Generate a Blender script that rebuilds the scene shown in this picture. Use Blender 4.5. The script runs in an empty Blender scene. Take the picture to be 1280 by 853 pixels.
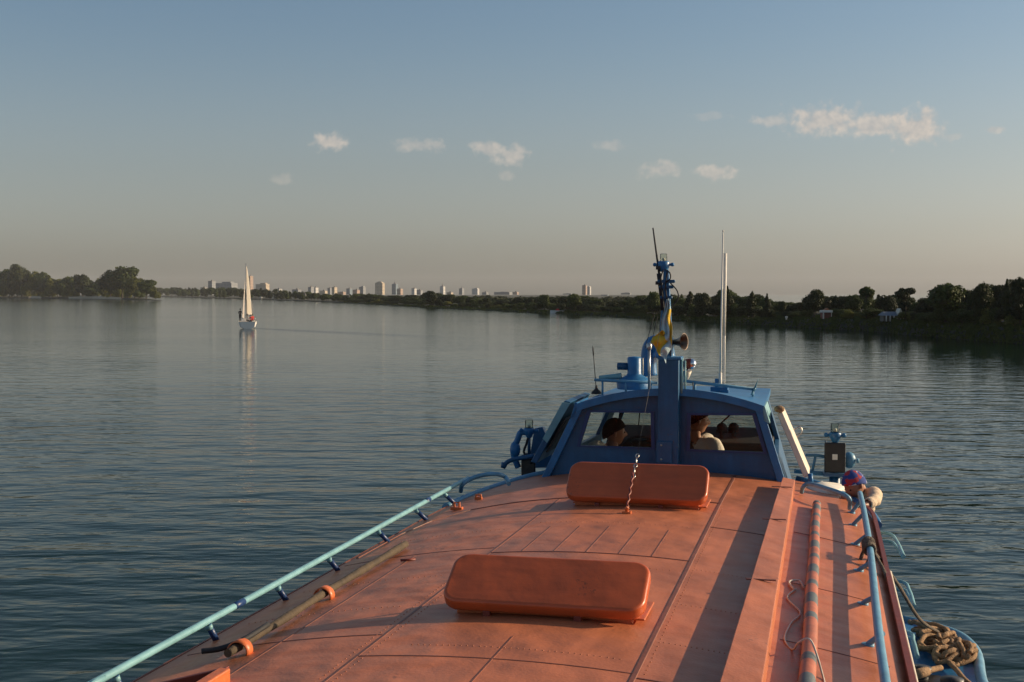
import bpy, bmesh, math, random
from mathutils import Vector, Matrix
R = math.radians
rnd = random.Random(7)
S = bpy.context.scene
COL = S.collection

# ------------------------------------------------------------------ survey of the place
# camera 5 m above the river; boat heading 13.69 deg right of the view axis
CAMZ, FPX, PITCH, TH = 5.0, 1600.0, R(2.1297), R(13.6896)
CT, ST = math.cos(TH), math.sin(TH)
def ray(x, y):
    dx = (x-640.)/FPX; dz = -(y-426.5)/FPX
    return dx, math.cos(PITCH)+dz*math.sin(PITCH), -math.sin(PITCH)+dz*math.cos(PITCH)
def rb(x, y):
    X, Y, Z = ray(x, y)
    return X*CT-Y*ST, X*ST+Y*CT, Z
def PU(x, y, u):          # point of a sight line on the boat's cross plane u (boat frame v,u,z)
    a, b, c = rb(x, y); t = u/b
    return (a*t, u, CAMZ+c*t)
def PZ(x, y, z):          # point of a sight line at height z (boat frame)
    a, b, c = rb(x, y); t = (z-CAMZ)/c
    return (a*t, b*t, z)
def far_xy(x, D):         # ground position at view azimuth of column x, distance D along +Y
    return ((x-640.)/FPX*D, D)
def far_z(y, D):
    X, Y, Z = ray(640, y)
    return CAMZ + D*Z/Y
def shoreD(y):
    X, Y, Z = ray(640, y)
    return -CAMZ*Y/Z

# ------------------------------------------------------------------ materials
def nodes(name):
    m = bpy.data.materials.new(name); m.use_nodes = True
    nt = m.node_tree; b = nt.nodes['Principled BSDF']
    return m, nt, b
def N(nt, t, **kw):
    n = nt.nodes.new(t)
    for k, v in kw.items():
        if k in n.inputs: n.inputs[k].default_value = v
        else: setattr(n, k, v)
    return n
def paint(name, col, rough=.45, var=.25, scale=6., bump=.15, bscale=25., metal=0., dirt=None, dirt_amt=.5, coat=0., spec=.5, streak=None, rust=0., dents=0.):
    m, nt, b = nodes(name)
    L = nt.links.new
    tc = N(nt, 'ShaderNodeTexCoord')
    n1 = N(nt, 'ShaderNodeTexNoise', Scale=scale, Detail=6., Roughness=.62)
    L(tc.outputs['Object'], n1.inputs['Vector'])
    r1 = N(nt, 'ShaderNodeMapRange'); r1.inputs['From Min'].default_value = .3; r1.inputs['From Max'].default_value = .7
    L(n1.outputs['Fac'], r1.inputs['Value'])
    c1 = N(nt, 'ShaderNodeMix', data_type='RGBA')
    c1.inputs[6].default_value = [max(0, c*(1-var)) for c in col]+[1]
    c1.inputs[7].default_value = [min(1, c*(1+var)) for c in col]+[1]
    L(r1.outputs[0], c1.inputs[0])
    out = c1.outputs[2]
    if dirt:
        n2 = N(nt, 'ShaderNodeTexNoise', Scale=scale*.55, Detail=9., Roughness=.7)
        L(tc.outputs['Object'], n2.inputs['Vector'])
        r2 = N(nt, 'ShaderNodeMapRange'); r2.inputs['From Min'].default_value = .52; r2.inputs['From Max'].default_value = .75
        r2.inputs['To Max'].default_value = dirt_amt
        L(n2.outputs['Fac'], r2.inputs['Value'])
        c2 = N(nt, 'ShaderNodeMix', data_type='RGBA'); c2.inputs[7].default_value = list(dirt)+[1]
        L(out, c2.inputs[6]); L(r2.outputs[0], c2.inputs[0]); out = c2.outputs[2]
    if streak:          # brush marks and runs: noise drawn out along one axis
        mp = N(nt, 'ShaderNodeMapping'); mp.inputs['Scale'].default_value = streak[0]; L(tc.outputs['Object'], mp.inputs['Vector'])
        n4 = N(nt, 'ShaderNodeTexNoise', Scale=1., Detail=5., Roughness=.6); L(mp.outputs[0], n4.inputs['Vector'])
        r4 = N(nt, 'ShaderNodeMapRange'); r4.inputs['From Min'].default_value = .3; r4.inputs['From Max'].default_value = .7
        r4.inputs['To Min'].default_value = 1-streak[1]; r4.inputs['To Max'].default_value = 1+streak[1]; L(n4.outputs['Fac'], r4.inputs['Value'])
        c4 = N(nt, 'ShaderNodeVectorMath', operation='SCALE'); L(out, c4.inputs[0]); L(r4.outputs[0], c4.inputs['Scale']); out = c4.outputs[0]
    if rust:            # small chips and rust freckles
        n5 = N(nt, 'ShaderNodeTexNoise', Scale=38., Detail=7., Roughness=.75); L(tc.outputs['Object'], n5.inputs['Vector'])
        n6 = N(nt, 'ShaderNodeTexNoise', Scale=2.3, Detail=3.); L(tc.outputs['Object'], n6.inputs['Vector'])
        m5 = N(nt, 'ShaderNodeMath', operation='MULTIPLY'); L(n5.outputs['Fac'], m5.inputs[0]); L(n6.outputs['Fac'], m5.inputs[1])
        r5 = N(nt, 'ShaderNodeMapRange'); r5.inputs['From Min'].default_value = .37; r5.inputs['From Max'].default_value = .43; r5.inputs['To Max'].default_value = rust; L(m5.outputs[0], r5.inputs['Value'])
        c5 = N(nt, 'ShaderNodeMix', data_type='RGBA'); c5.inputs[7].default_value = (.10, .042, .022, 1); L(out, c5.inputs[6]); L(r5.outputs[0], c5.inputs[0]); out = c5.outputs[2]
    L(out, b.inputs['Base Color'])
    rr = N(nt, 'ShaderNodeMapRange'); rr.inputs['To Min'].default_value = rough*.8; rr.inputs['To Max'].default_value = min(1, rough*1.25)
    L(n1.outputs['Fac'], rr.inputs['Value']); L(rr.outputs[0], b.inputs['Roughness'])
    if bump:
        n3 = N(nt, 'ShaderNodeTexNoise', Scale=bscale, Detail=4.)
        L(tc.outputs['Object'], n3.inputs['Vector'])
        bp = N(nt, 'ShaderNodeBump', Strength=bump, Distance=.02)
        L(n3.outputs['Fac'], bp.inputs['Height']); nrm = bp.outputs[0]
        if dents:
            n7 = N(nt, 'ShaderNodeTexNoise', Scale=2.6, Detail=2.); L(tc.outputs['Object'], n7.inputs['Vector'])
            b7 = N(nt, 'ShaderNodeBump', Strength=1., Distance=dents); L(n7.outputs['Fac'], b7.inputs['Height']); L(nrm, b7.inputs['Normal']); nrm = b7.outputs[0]
        L(nrm, b.inputs['Normal'])
    b.inputs['Metallic'].default_value = metal
    b.inputs['Specular IOR Level'].default_value = spec
    b.inputs['Coat Weight'].default_value = coat
    return m

M = {}
ORG = (.50, .155, .066)
M['deck'] = paint('deck_paint', ORG, .44, .16, 1.3, .12, 60., dirt=(.30, .13, .085), dirt_amt=.22, streak=((26., 1.6, 1.), .06), rust=.7, dents=.045)
M['deckseam'] = paint('seam_paint', (.20, .062, .034), .5, .2, 12)
M['lid'] = paint('lid_paint', (.54, .105, .030), .34, .14, 3.0, .05, 30., dirt=(.26, .07, .03), dirt_amt=.5, streak=((3., 22., 3.), .10), rust=.7, dents=.018)
M['orange'] = paint('fitting_orange', (.60, .15, .045), .4, .2, 14)
M['edge'] = paint('edge_red', (.20, .032, .016), .5, .2, 6)
M['blue'] = paint('blue_paint', (.009, .082, .185), .40, .18, 4., .10, 40., dirt=(.025, .065, .11), dirt_amt=.5, streak=((14., 14., 1.2), .16), rust=.8, dents=.02)
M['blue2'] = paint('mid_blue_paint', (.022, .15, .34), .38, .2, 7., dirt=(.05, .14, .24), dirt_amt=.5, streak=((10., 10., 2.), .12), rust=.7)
M['lblue'] = paint('pale_blue_paint', (.20, .40, .44), .42, .15, 9.)
M['sblue'] = paint('steel_blue_paint', (.12, .29, .42), .42, .2, 9.)
M['navy'] = paint('navy_paint', (.012, .045, .15), .4, .2, 9.)
M['hull'] = paint('hull_paint', (.03, .12, .30), .45, .15, 2.)
M['white'] = paint('white_paint', (.72, .68, .60), .5, .06, 5., dirt=(.5, .42, .33), dirt_amt=.3)
M['cream'] = paint('cream_panel', (.70, .62, .50), .55, .07, 4., dirt=(.45, .36, .26), dirt_amt=.3)
M['black'] = paint('black_paint', (.012, .012, .014), .45, .3, 10)
M['rubber'] = paint('black_rubber', (.02, .02, .022), .7, .3, 12)
M['inside'] = paint('cabin_lining', (.020, .019, .018), .65, .2, 5)
M['steel'] = paint('worn_steel', (.45, .44, .42), .32, .15, 12, metal=.9)
M['chrome'] = paint('chrome', (.75, .75, .75), .08, .03, 5, 0, metal=1.)
M['brass'] = paint('horn_bronze', (.11, .08, .06), .35, .2, 8, metal=.8)
M['wood'] = paint('weathered_wood', (.075, .052, .030), .8, .4, 9, .4, 30, dirt=(.07, .05, .03), dirt_amt=.7)
M['rope'] = paint('tan_rope', (.34, .20, .10), .9, .3, 20, .8, 90)
M['rope2'] = paint('dark_rope', (.13, .10, .075), .9, .35, 40, .8, 90)
M['cord'] = paint('white_cord', (.55, .50, .44), .9, .2, 30)
M['pole_red'] = paint('pole_orange', (.42, .12, .06), .5, .22, 8, dirt=(.2, .08, .05))
M['pole_grey'] = paint('pole_grey', (.10, .115, .12), .55, .25, 8)
M['skin'] = paint('skin', (.36, .17, .105), .5, .12, 30, .1, 60)
M['hair'] = paint('dark_hair', (.005, .004, .0035), .7, .3, 60, .5, 120, spec=.2)
M['shirt'] = paint('white_shirt', (.74, .66, .55), .85, .06, 8, .3, 30)
M['shirt2'] = paint('pale_shirt', (.80, .72, .64), .85, .06, 8, .3, 30)
M['dark_cloth'] = paint('dark_cloth', (.022, .022, .028), .9, .2, 12, .3, 40)
M['red_cloth'] = paint('red_cloth', (.50, .035, .03), .85, .15, 12, .3, 40)
M['beige_cloth'] = paint('beige_cloth', (.66, .50, .35), .9, .1, 12, .4, 40)
M['eye'] = paint('eye_dark', (.01, .01, .01), .2, .1, 10, 0)
M['lip'] = paint('lip', (.28, .09, .07), .5, .1, 10, 0)
M['seat'] = paint('seat_vinyl', (.03, .025, .022), .6, .2, 12)
M['yellow'] = paint('flag_yellow', (.62, .40, .03), .85, .12, 14, .3, 50)
M['flagblue'] = paint('flag_blue', (.42, .56, .60), .85, .18, 14, .3, 50)
M['sail'] = paint('sail_cloth', (.78, .70, .58), .8, .05, 1.5, .1, 3)
M['sail2'] = paint('jib_cloth', (.72, .62, .55), .8, .05, 1.5, .1, 3)
for q_ in ('sail', 'sail2'):      # thin cloth lets the low sun through
    nt_ = M[q_].node_tree; b_ = nt_.nodes['Principled BSDF']; t_ = N(nt_, 'ShaderNodeBsdfTranslucent'); t_.inputs['Color'].default_value = (.80, .70, .56, 1)
    x_ = N(nt_, 'ShaderNodeMixShader'); x_.inputs[0].default_value = .5; nt_.links.new(b_.outputs[0], x_.inputs[1]); nt_.links.new(t_.outputs[0], x_.inputs[2]); nt_.links.new(x_.outputs[0], nt_.nodes['Material Output'].inputs['Surface'])
M['boatwhite'] = paint('boat_white', (.70, .68, .64), .4, .05, 2)
M['trunk'] = paint('bark', (.055, .042, .030), .9, .3, 3, .4, 12)
M['soil'] = None

# bandana: blue cloth with white and red print
def bandana():
    m, nt, b = nodes('bandana_print'); L = nt.links.new
    tc = N(nt, 'ShaderNodeTexCoord')
    v = N(nt, 'ShaderNodeTexVoronoi', Scale=26.)
    L(tc.outputs['Object'], v.inputs['Vector'])
    r = N(nt, 'ShaderNodeValToRGB'); r.color_ramp.interpolation = 'CONSTANT'
    e = r.color_ramp.elements
    e[0].color = (.03, .06, .24, 1); e[1].position = .62; e[1].color = (.55, .54, .60, 1)
    x = e.new(.8); x.color = (.42, .04, .05, 1)
    L(v.outputs['Color'], r.inputs['Fac']); L(r.outputs[0], b.inputs['Base Color'])
    b.inputs['Roughness'].default_value = .9
    return m
M['bandana'] = bandana()

def glass(name, tint=(.92, .94, .92), refl=.10):
    m = bpy.data.materials.new(name); m.use_nodes = True
    nt = m.node_tree; nt.nodes.clear(); L = nt.links.new
    o = N(nt, 'ShaderNodeOutputMaterial'); mx = N(nt, 'ShaderNodeMixShader')
    t = N(nt, 'ShaderNodeBsdfTransparent'); t.inputs[0].default_value = list(tint)+[1]
    g = N(nt, 'ShaderNodeBsdfGlossy'); g.inputs['Roughness'].default_value = .03
    f = N(nt, 'ShaderNodeFresnel', IOR=1.22)
    L(f.outputs[0], mx.inputs[0]); L(t.outputs[0], mx.inputs[1]); L(g.outputs[0], mx.inputs[2]); L(mx.outputs[0], o.inputs[0])
    return m
M['glass'] = glass('window_glass', (.86, .87, .84))
M['lens'] = glass('lamp_glass', (.80, .84, .80))

def leaf_mat(name, c0, c1):
    m, nt, b = nodes(name); L = nt.links.new
    oi = N(nt, 'ShaderNodeObjectInfo'); ge = N(nt, 'ShaderNodeNewGeometry')
    tc = N(nt, 'ShaderNodeTexCoord')
    n = N(nt, 'ShaderNodeTexNoise', Scale=.9, Detail=3.)
    L(tc.outputs['Object'], n.inputs['Vector'])
    a = N(nt, 'ShaderNodeMath', operation='ADD'); L(ge.outputs['Random Per Island'], a.inputs[0]); L(n.outputs['Fac'], a.inputs[1])
    a2 = N(nt, 'ShaderNodeMath', operation='ADD'); L(a.outputs[0], a2.inputs[0]); L(oi.outputs['Random'], a2.inputs[1])
    r = N(nt, 'ShaderNodeMapRange'); r.inputs['From Min'].default_value = .5; r.inputs['From Max'].default_value = 2.4
    L(a2.outputs[0], r.inputs['Value'])
    c = N(nt, 'ShaderNodeMix', data_type='RGBA'); c.inputs[6].default_value = list(c0)+[1]; c.inputs[7].default_value = list(c1)+[1]
    L(r.outputs[0], c.inputs[0]); L(c.outputs[2], b.inputs['Base Color'])
    b.inputs['Roughness'].default_value = .65; b.inputs['Specular IOR Level'].default_value = .25
    tr = N(nt, 'ShaderNodeBsdfTranslucent'); L(c.outputs[2], tr.inputs['Color'])
    mx = N(nt, 'ShaderNodeMixShader'); mx.inputs[0].default_value = .25
    L(b.outputs[0], mx.inputs[1]); L(tr.outputs[0], mx.inputs[2])
    L(mx.outputs[0], nt.nodes['Material Output'].inputs['Surface'])
    return m
M['leaf_dark'] = leaf_mat('leaf_dark', (.010, .018, .006), (.046, .060, .017))
M['leaf_mid'] = leaf_mat('leaf_mid', (.022, .040, .010), (.080, .105, .022))
M['leaf_yellow'] = leaf_mat('leaf_yellow', (.055, .068, .014), (.18, .18, .032))

# ------------------------------------------------------------------ mesh builder
class MB:
    def __init__(s): s.v = []; s.f = []; s.mi = []; s.sm = []
    def add(s, vs, fs, mi=0, smooth=False):
        o = len(s.v); s.v += [tuple(p) for p in vs]
        for f in fs: s.f.append(tuple(i+o for i in f)); s.mi.append(mi); s.sm.append(smooth)
        return s
    def box(s, c, d, rot=None, mi=0):
        hx, hy, hz = d[0]/2, d[1]/2, d[2]/2
        vs = [Vector((x*hx, y*hy, z*hz)) for z in (-1, 1) for y in (-1, 1) for x in (-1, 1)]
        if rot is not None: vs = [rot @ p for p in vs]
        vs = [p+Vector(c) for p in vs]
        return s.add(vs, [(0, 2, 3, 1), (4, 5, 7, 6), (0, 1, 5, 4), (2, 6, 7, 3), (0, 4, 6, 2), (1, 3, 7, 5)], mi)
    def hexa(s, a, b, mi=0):     # bottom quad a, top quad b
        return s.add(list(a)+list(b), [(3, 2, 1, 0), (4, 5, 6, 7), (0, 1, 5, 4), (1, 2, 6, 5), (2, 3, 7, 6), (3, 0, 4, 7)], mi)
    def prism(s, poly, off, mi=0):
        n = len(poly); o = Vector(off)
        vs = [Vector(p) for p in poly]+[Vector(p)+o for p in poly]
        return s.add(vs, [tuple(range(n-1, -1, -1)), tuple(range(n, 2*n))]+[(i, (i+1) % n, n+(i+1) % n, n+i) for i in range(n)], mi)
    def tube(s, pts, r, seg=10, mi=0, cap=True, close=False):
        pts = [Vector(p) for p in pts]; n = len(pts)
        rs = r if isinstance(r, (list, tuple)) else [r]*n
        vs = []; up = None
        for i, p in enumerate(pts):
            if close: d = pts[(i+1) % n]-pts[i-1]
            else: d = pts[min(i+1, n-1)]-pts[max(i-1, 0)]
            d.normalize()
            if up is None:
                up = Vector((0, 0, 1)) if abs(d.z) < .9 else Vector((1, 0, 0))
            x = d.cross(up)
            if x.length < 1e-5: x = d.orthogonal()
            x.normalize(); up = x.cross(d).normalized()
            for k in range(seg):
                a = 2*math.pi*k/seg
                vs.append(p+(x*math.cos(a)+up*math.sin(a))*rs[i])
        fs = []
        for i in range(n if close else n-1):
            j = (i+1) % n
            for k in range(seg):
                fs.append((i*seg+k, i*seg+(k+1) % seg, j*seg+(k+1) % seg, j*seg+k))
        s.add(vs, fs, mi, True)
        if cap and not close:
            o = len(s.v)-len(vs)
            s.f.append(tuple(o+k for k in range(seg-1, -1, -1))); s.mi.append(mi); s.sm.append(False)
            s.f.append(tuple(o+(n-1)*seg+k for k in range(seg))); s.mi.append(mi); s.sm.append(False)
        return s
    def lathe(s, prof, origin, axis=(0, 0, 1), seg=20, mi=0):   # prof: (radius, along)
        ax = Vector(axis).normalized(); x = ax.orthogonal().normalized(); y = ax.cross(x)
        o = Vector(origin); vs = []; n = len(prof)
        for r, h in prof:
            for k in range(seg):
                a = 2*math.pi*k/seg
                vs.append(o+ax*h+(x*math.cos(a)+y*math.sin(a))*max(r, 1e-4))
        fs = [(i*seg+k, i*seg+(k+1) % seg, (i+1)*seg+(k+1) % seg, (i+1)*seg+k) for i in range(n-1) for k in range(seg)]
        return s.add(vs, fs, mi, True)
    def ball(s, c, r, seg=14, mi=0, sc=(1, 1, 1)):
        vs = []; fs = []; c = Vector(c); m = seg//2+1
        for i in range(m+1):
            a = math.pi*i/m
            for k in range(seg):
                b = 2*math.pi*k/seg
                vs.append(c+Vector((math.sin(a)*math.cos(b)*r*sc[0], math.sin(a)*math.sin(b)*r*sc[1], math.cos(a)*r*sc[2])))
        for i in range(m):
            for k in range(seg):
                fs.append((i*seg+k, (i+1)*seg+k, (i+1)*seg+(k+1) % seg, i*seg+(k+1) % seg))
        return s.add(vs, fs, mi, True)
    def build(s, name, mats, parent=None, base=None, bevel=0., rotz=None):
        b = Vector(base) if base is not None else (Vector(BASE[parent.name]) if parent is not None else Vector((0, 0, 0)))
        me = bpy.data.meshes.new(name)
        me.from_pydata([tuple(Vector(p)-b) for p in s.v], [], s.f)
        if not isinstance(mats, (list, tuple)): mats = [mats]
        for m in mats: me.materials.append(m)
        me.polygons.foreach_set('material_index', s.mi)
        me.polygons.foreach_set('use_smooth', s.sm)
        bm = bmesh.new(); bm.from_mesh(me)
        bmesh.ops.remove_doubles(bm, verts=bm.verts, dist=1e-5)
        bmesh.ops.recalc_face_normals(bm, faces=bm.faces); bm.to_mesh(me); bm.free()
        o = bpy.data.objects.new(name, me); COL.objects.link(o)
        if parent is not None:
            o.parent = parent; BASE[o.name] = tuple(b)
        else:
            o.location = base if base is not None else (0, 0, 0); BASE[o.name] = tuple(b)
            if rotz is not None: o.rotation_euler.z = rotz
        if bevel:
            md = o.modifiers.new('bevel', 'BEVEL'); md.width = bevel; md.segments = 2; md.limit_method = 'ANGLE'; md.angle_limit = R(35)
        return o
BASE = {}
def tag(o, label=None, cat=None, group=None, kind=None):
    if label: o['label'] = label
    if cat: o['category'] = cat
    if group: o['group'] = group
    if kind: o['kind'] = kind
    return o
def on_boat(v, u, z): return Vector((v*CT+u*ST, -v*ST+u*CT, z))
def thing(name, label, cat, base, group=None, boat=True):    # Empty at the thing's base; base in boat frame when boat
    o = bpy.data.objects.new(name, None); COL.objects.link(o); o.empty_display_size = .2
    if boat:
        o.location = on_boat(*base); o.rotation_euler.z = -TH
    else: o.location = base
    BASE[o.name] = tuple(base)
    return tag(o, label, cat, group)
def boat_mesh(mb, name, mats, label, cat, base, group=None, bevel=0.):     # a one-mesh thing lying on the boat
    o = mb.build(name, mats, None, base, bevel)
    o.location = on_boat(*base); o.rotation_euler.z = -TH
    return tag(o, label, cat, group)
def curve(pts, n=8):      # Catmull-Rom
    P = [Vector(p) for p in pts]; P = [P[0]*2-P[1]]+P+[P[-1]*2-P[-2]]; out = []
    for i in range(1, len(P)-2):
        for k in range(n):
            t = k/n; a, b, c, d = P[i-1:i+3]
            out.append(.5*((2*b)+(c-a)*t+(2*a-5*b+4*c-d)*t*t+(3*b-a-3*c+d)*t**3))
    return out+[P[-2]]

# ------------------------------------------------------------------ camera, sun, sky
cam = bpy.data.cameras.new('camera'); co = bpy.data.objects.new('camera', cam); COL.objects.link(co)
cam.sensor_width = 36; cam.lens = 36*FPX/1280; cam.clip_start = .1; cam.clip_end = 40000
co.location = (0, 0, CAMZ); co.rotation_euler = (R(90)-PITCH, 0, 0)
S.camera = co

SUN_EL, SUN_AZ = R(17.5), TH+R(90-25)        # azimuth clockwise from +Y
sd = Vector((math.sin(SUN_AZ)*math.cos(SUN_EL), math.cos(SUN_AZ)*math.cos(SUN_EL), math.sin(SUN_EL)))
sl = bpy.data.lights.new('sun', 'SUN'); sl.energy = 5.0; sl.angle = R(.5); sl.color = (1., .78, .52)
so = bpy.data.objects.new('sun', sl); COL.objects.link(so); so.location = (50, 0, 60)
so.rotation_euler = sd.to_track_quat('Z', 'Y').to_euler()

W = bpy.data.worlds.new('World'); S.world = W; W.use_nodes = True
nt = W.node_tree; L = nt.links.new; bg = nt.nodes['Background']
sky = N(nt, 'ShaderNodeTexSky'); sky.sky_type = 'NISHITA'; sky.sun_disc = False
sky.sun_elevation = SUN_EL; sky.sun_rotation = SUN_AZ
sky.air_density = 1.0; sky.dust_density = 1.7; sky.ozone_density = 1.6; sky.altitude = 100
SKY_STRENGTH = .093
bg.inputs['Strength'].default_value = SKY_STRENGTH
tc = N(nt, 'ShaderNodeTexCoord'); sx = N(nt, 'ShaderNodeSeparateXYZ'); L(tc.outputs['Generated'], sx.inputs[0])
az = N(nt, 'ShaderNodeMath', operation='ARCTAN2'); L(sx.outputs[0], az.inputs[0]); L(sx.outputs[1], az.inputs[1])
el = N(nt, 'ShaderNodeMath', operation='ARCSINE'); L(sx.outputs[2], el.inputs[0])
cx = N(nt, 'ShaderNodeCombineXYZ'); L(az.outputs[0], cx.inputs[0]); L(el.outputs[0], cx.inputs[1])
# wind-torn edges: warp the sky coordinates with two octaves of noise
nz = N(nt, 'ShaderNodeTexNoise', Scale=75., Detail=5., Roughness=.6); L(cx.outputs[0], nz.inputs['Vector'])
nf = N(nt, 'ShaderNodeTexNoise', Scale=120., Detail=4., Roughness=.52); L(cx.outputs[0], nf.inputs['Vector'])
total = None
def cloud(x, y, w, h, dens):
    global total
    X, Y, Z = ray(x, y); n_ = math.sqrt(X*X+Y*Y+Z*Z)
    a0, e0 = math.atan2(X, Y), math.asin(Z/n_); ha, he = w/2/FPX, h/2/FPX
    sa = N(nt, 'ShaderNodeVectorMath', operation='SUBTRACT'); sa.inputs[1].default_value = (a0, e0, 0); L(cx.outputs[0], sa.inputs[0])
    sb = N(nt, 'ShaderNodeVectorMath', operation='MULTIPLY'); sb.inputs[1].default_value = (1/ha, 1/he, 0); L(sa.outputs[0], sb.inputs[0])
    ln = N(nt, 'ShaderNodeVectorMath', operation='LENGTH'); L(sb.outputs[0], ln.inputs[0])
    s1 = N(nt, 'ShaderNodeMath', operation='MULTIPLY_ADD'); L(nz.outputs['Fac'], s1.inputs[0]); s1.inputs[1].default_value = 2.4; s1.inputs[2].default_value = -.75
    s2 = N(nt, 'ShaderNodeMath', operation='MULTIPLY_ADD'); L(nf.outputs['Fac'], s2.inputs[0]); s2.inputs[1].default_value = 1.7; L(s1.outputs[0], s2.inputs[2])
    s3 = N(nt, 'ShaderNodeMath', operation='SUBTRACT'); L(s2.outputs[0], s3.inputs[0]); L(ln.outputs['Value'], s3.inputs[1])
    mr = N(nt, 'ShaderNodeMapRange', interpolation_type='SMOOTHSTEP'); mr.inputs['From Min'].default_value = -.1; mr.inputs['From Max'].default_value = .95
    mr.inputs['To Max'].default_value = dens*.85; L(s3.outputs[0], mr.inputs['Value'])
    if total is None: total = mr.outputs[0]
    else:
        mx = N(nt, 'ShaderNodeMath', operation='MAXIMUM'); L(total, mx.inputs[0]); L(mr.outputs[0], mx.inputs[1]); total = mx.outputs[0]
for c in ((414, 178, 36, 22, .75), (522, 182, 60, 15, .45), (610, 185, 40, 16, .6), (636, 194, 44, 26, .6), (634, 219, 16, 12, .3),
          (765, 182, 40, 12, .3), (824, 212, 44, 18, .5), (893, 215, 52, 16, .6), (962, 151, 44, 12, .5), (1030, 150, 84, 34, .8),
          (1085, 157, 70, 28, .8), (1142, 158, 66, 36, .9), (1243, 162, 26, 9, .5), (355, 224, 26, 12, .25), (1190, 171, 20, 7, .3), (885, 146, 40, 10, .2)):
    cloud(*c)
cm = N(nt, 'ShaderNodeMix', data_type='RGBA'); CLOUD = cm.inputs[7]
hs = N(nt, 'ShaderNodeHueSaturation', Saturation=.92); L(sky.outputs[0], hs.inputs['Color'])
# dusty air drains the colour from the lowest sky
se = N(nt, 'ShaderNodeMapRange', interpolation_type='SMOOTHSTEP'); se.inputs['From Min'].default_value = R(1); se.inputs['From Max'].default_value = R(13)
se.inputs['To Min'].default_value = .50; se.inputs['To Max'].default_value = .95; L(el.outputs[0], se.inputs['Value']); L(se.outputs[0], hs.inputs['Saturation'])
sf = N(nt, 'ShaderNodeMapRange', interpolation_type='SMOOTHSTEP'); sf.inputs['From Min'].default_value = R(2); sf.inputs['From Max'].default_value = R(14); L(el.outputs[0], sf.inputs['Value'])
tc2 = N(nt, 'ShaderNodeMix', data_type='RGBA'); tc2.inputs[6].default_value = (1.0, .985, .99, 1); tc2.inputs[7].default_value = (.935, 1.005, 1.04, 1); L(sf.outputs[0], tc2.inputs[0])
tn = N(nt, 'ShaderNodeMix', data_type='RGBA', blend_type='MULTIPLY'); L(tc2.outputs[2], tn.inputs[7]); tn.inputs[0].default_value = 1; L(hs.outputs[0], tn.inputs[6])
L(total, cm.inputs[0]); L(tn.outputs[2], cm.inputs[6]); L(cm.outputs[2], bg.inputs['Color'])
cs = N(nt, 'ShaderNodeMix', data_type='RGBA'); cs.inputs[6].default_value = (5.0, 4.6, 4.3, 1); cs.inputs[7].default_value = (7.0, 6.0, 5.1, 1)
cg = N(nt, 'ShaderNodeMapRange'); cg.inputs['From Min'].default_value = .36; cg.inputs['From Max'].default_value = .64; L(nf.outputs['Fac'], cg.inputs['Value']); L(cg.outputs[0], cs.inputs[0]); L(cs.outputs[2], CLOUD)

S.view_settings.view_transform = 'Standard'; S.view_settings.look = 'None'; S.view_settings.gamma = 1
S.view_settings.exposure = 0.12
S.cycles.volume_bounces = 1; S.cycles.max_bounces = 8; S.cycles.transparent_max_bounces = 12
S.cycles.use_denoising = True

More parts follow.
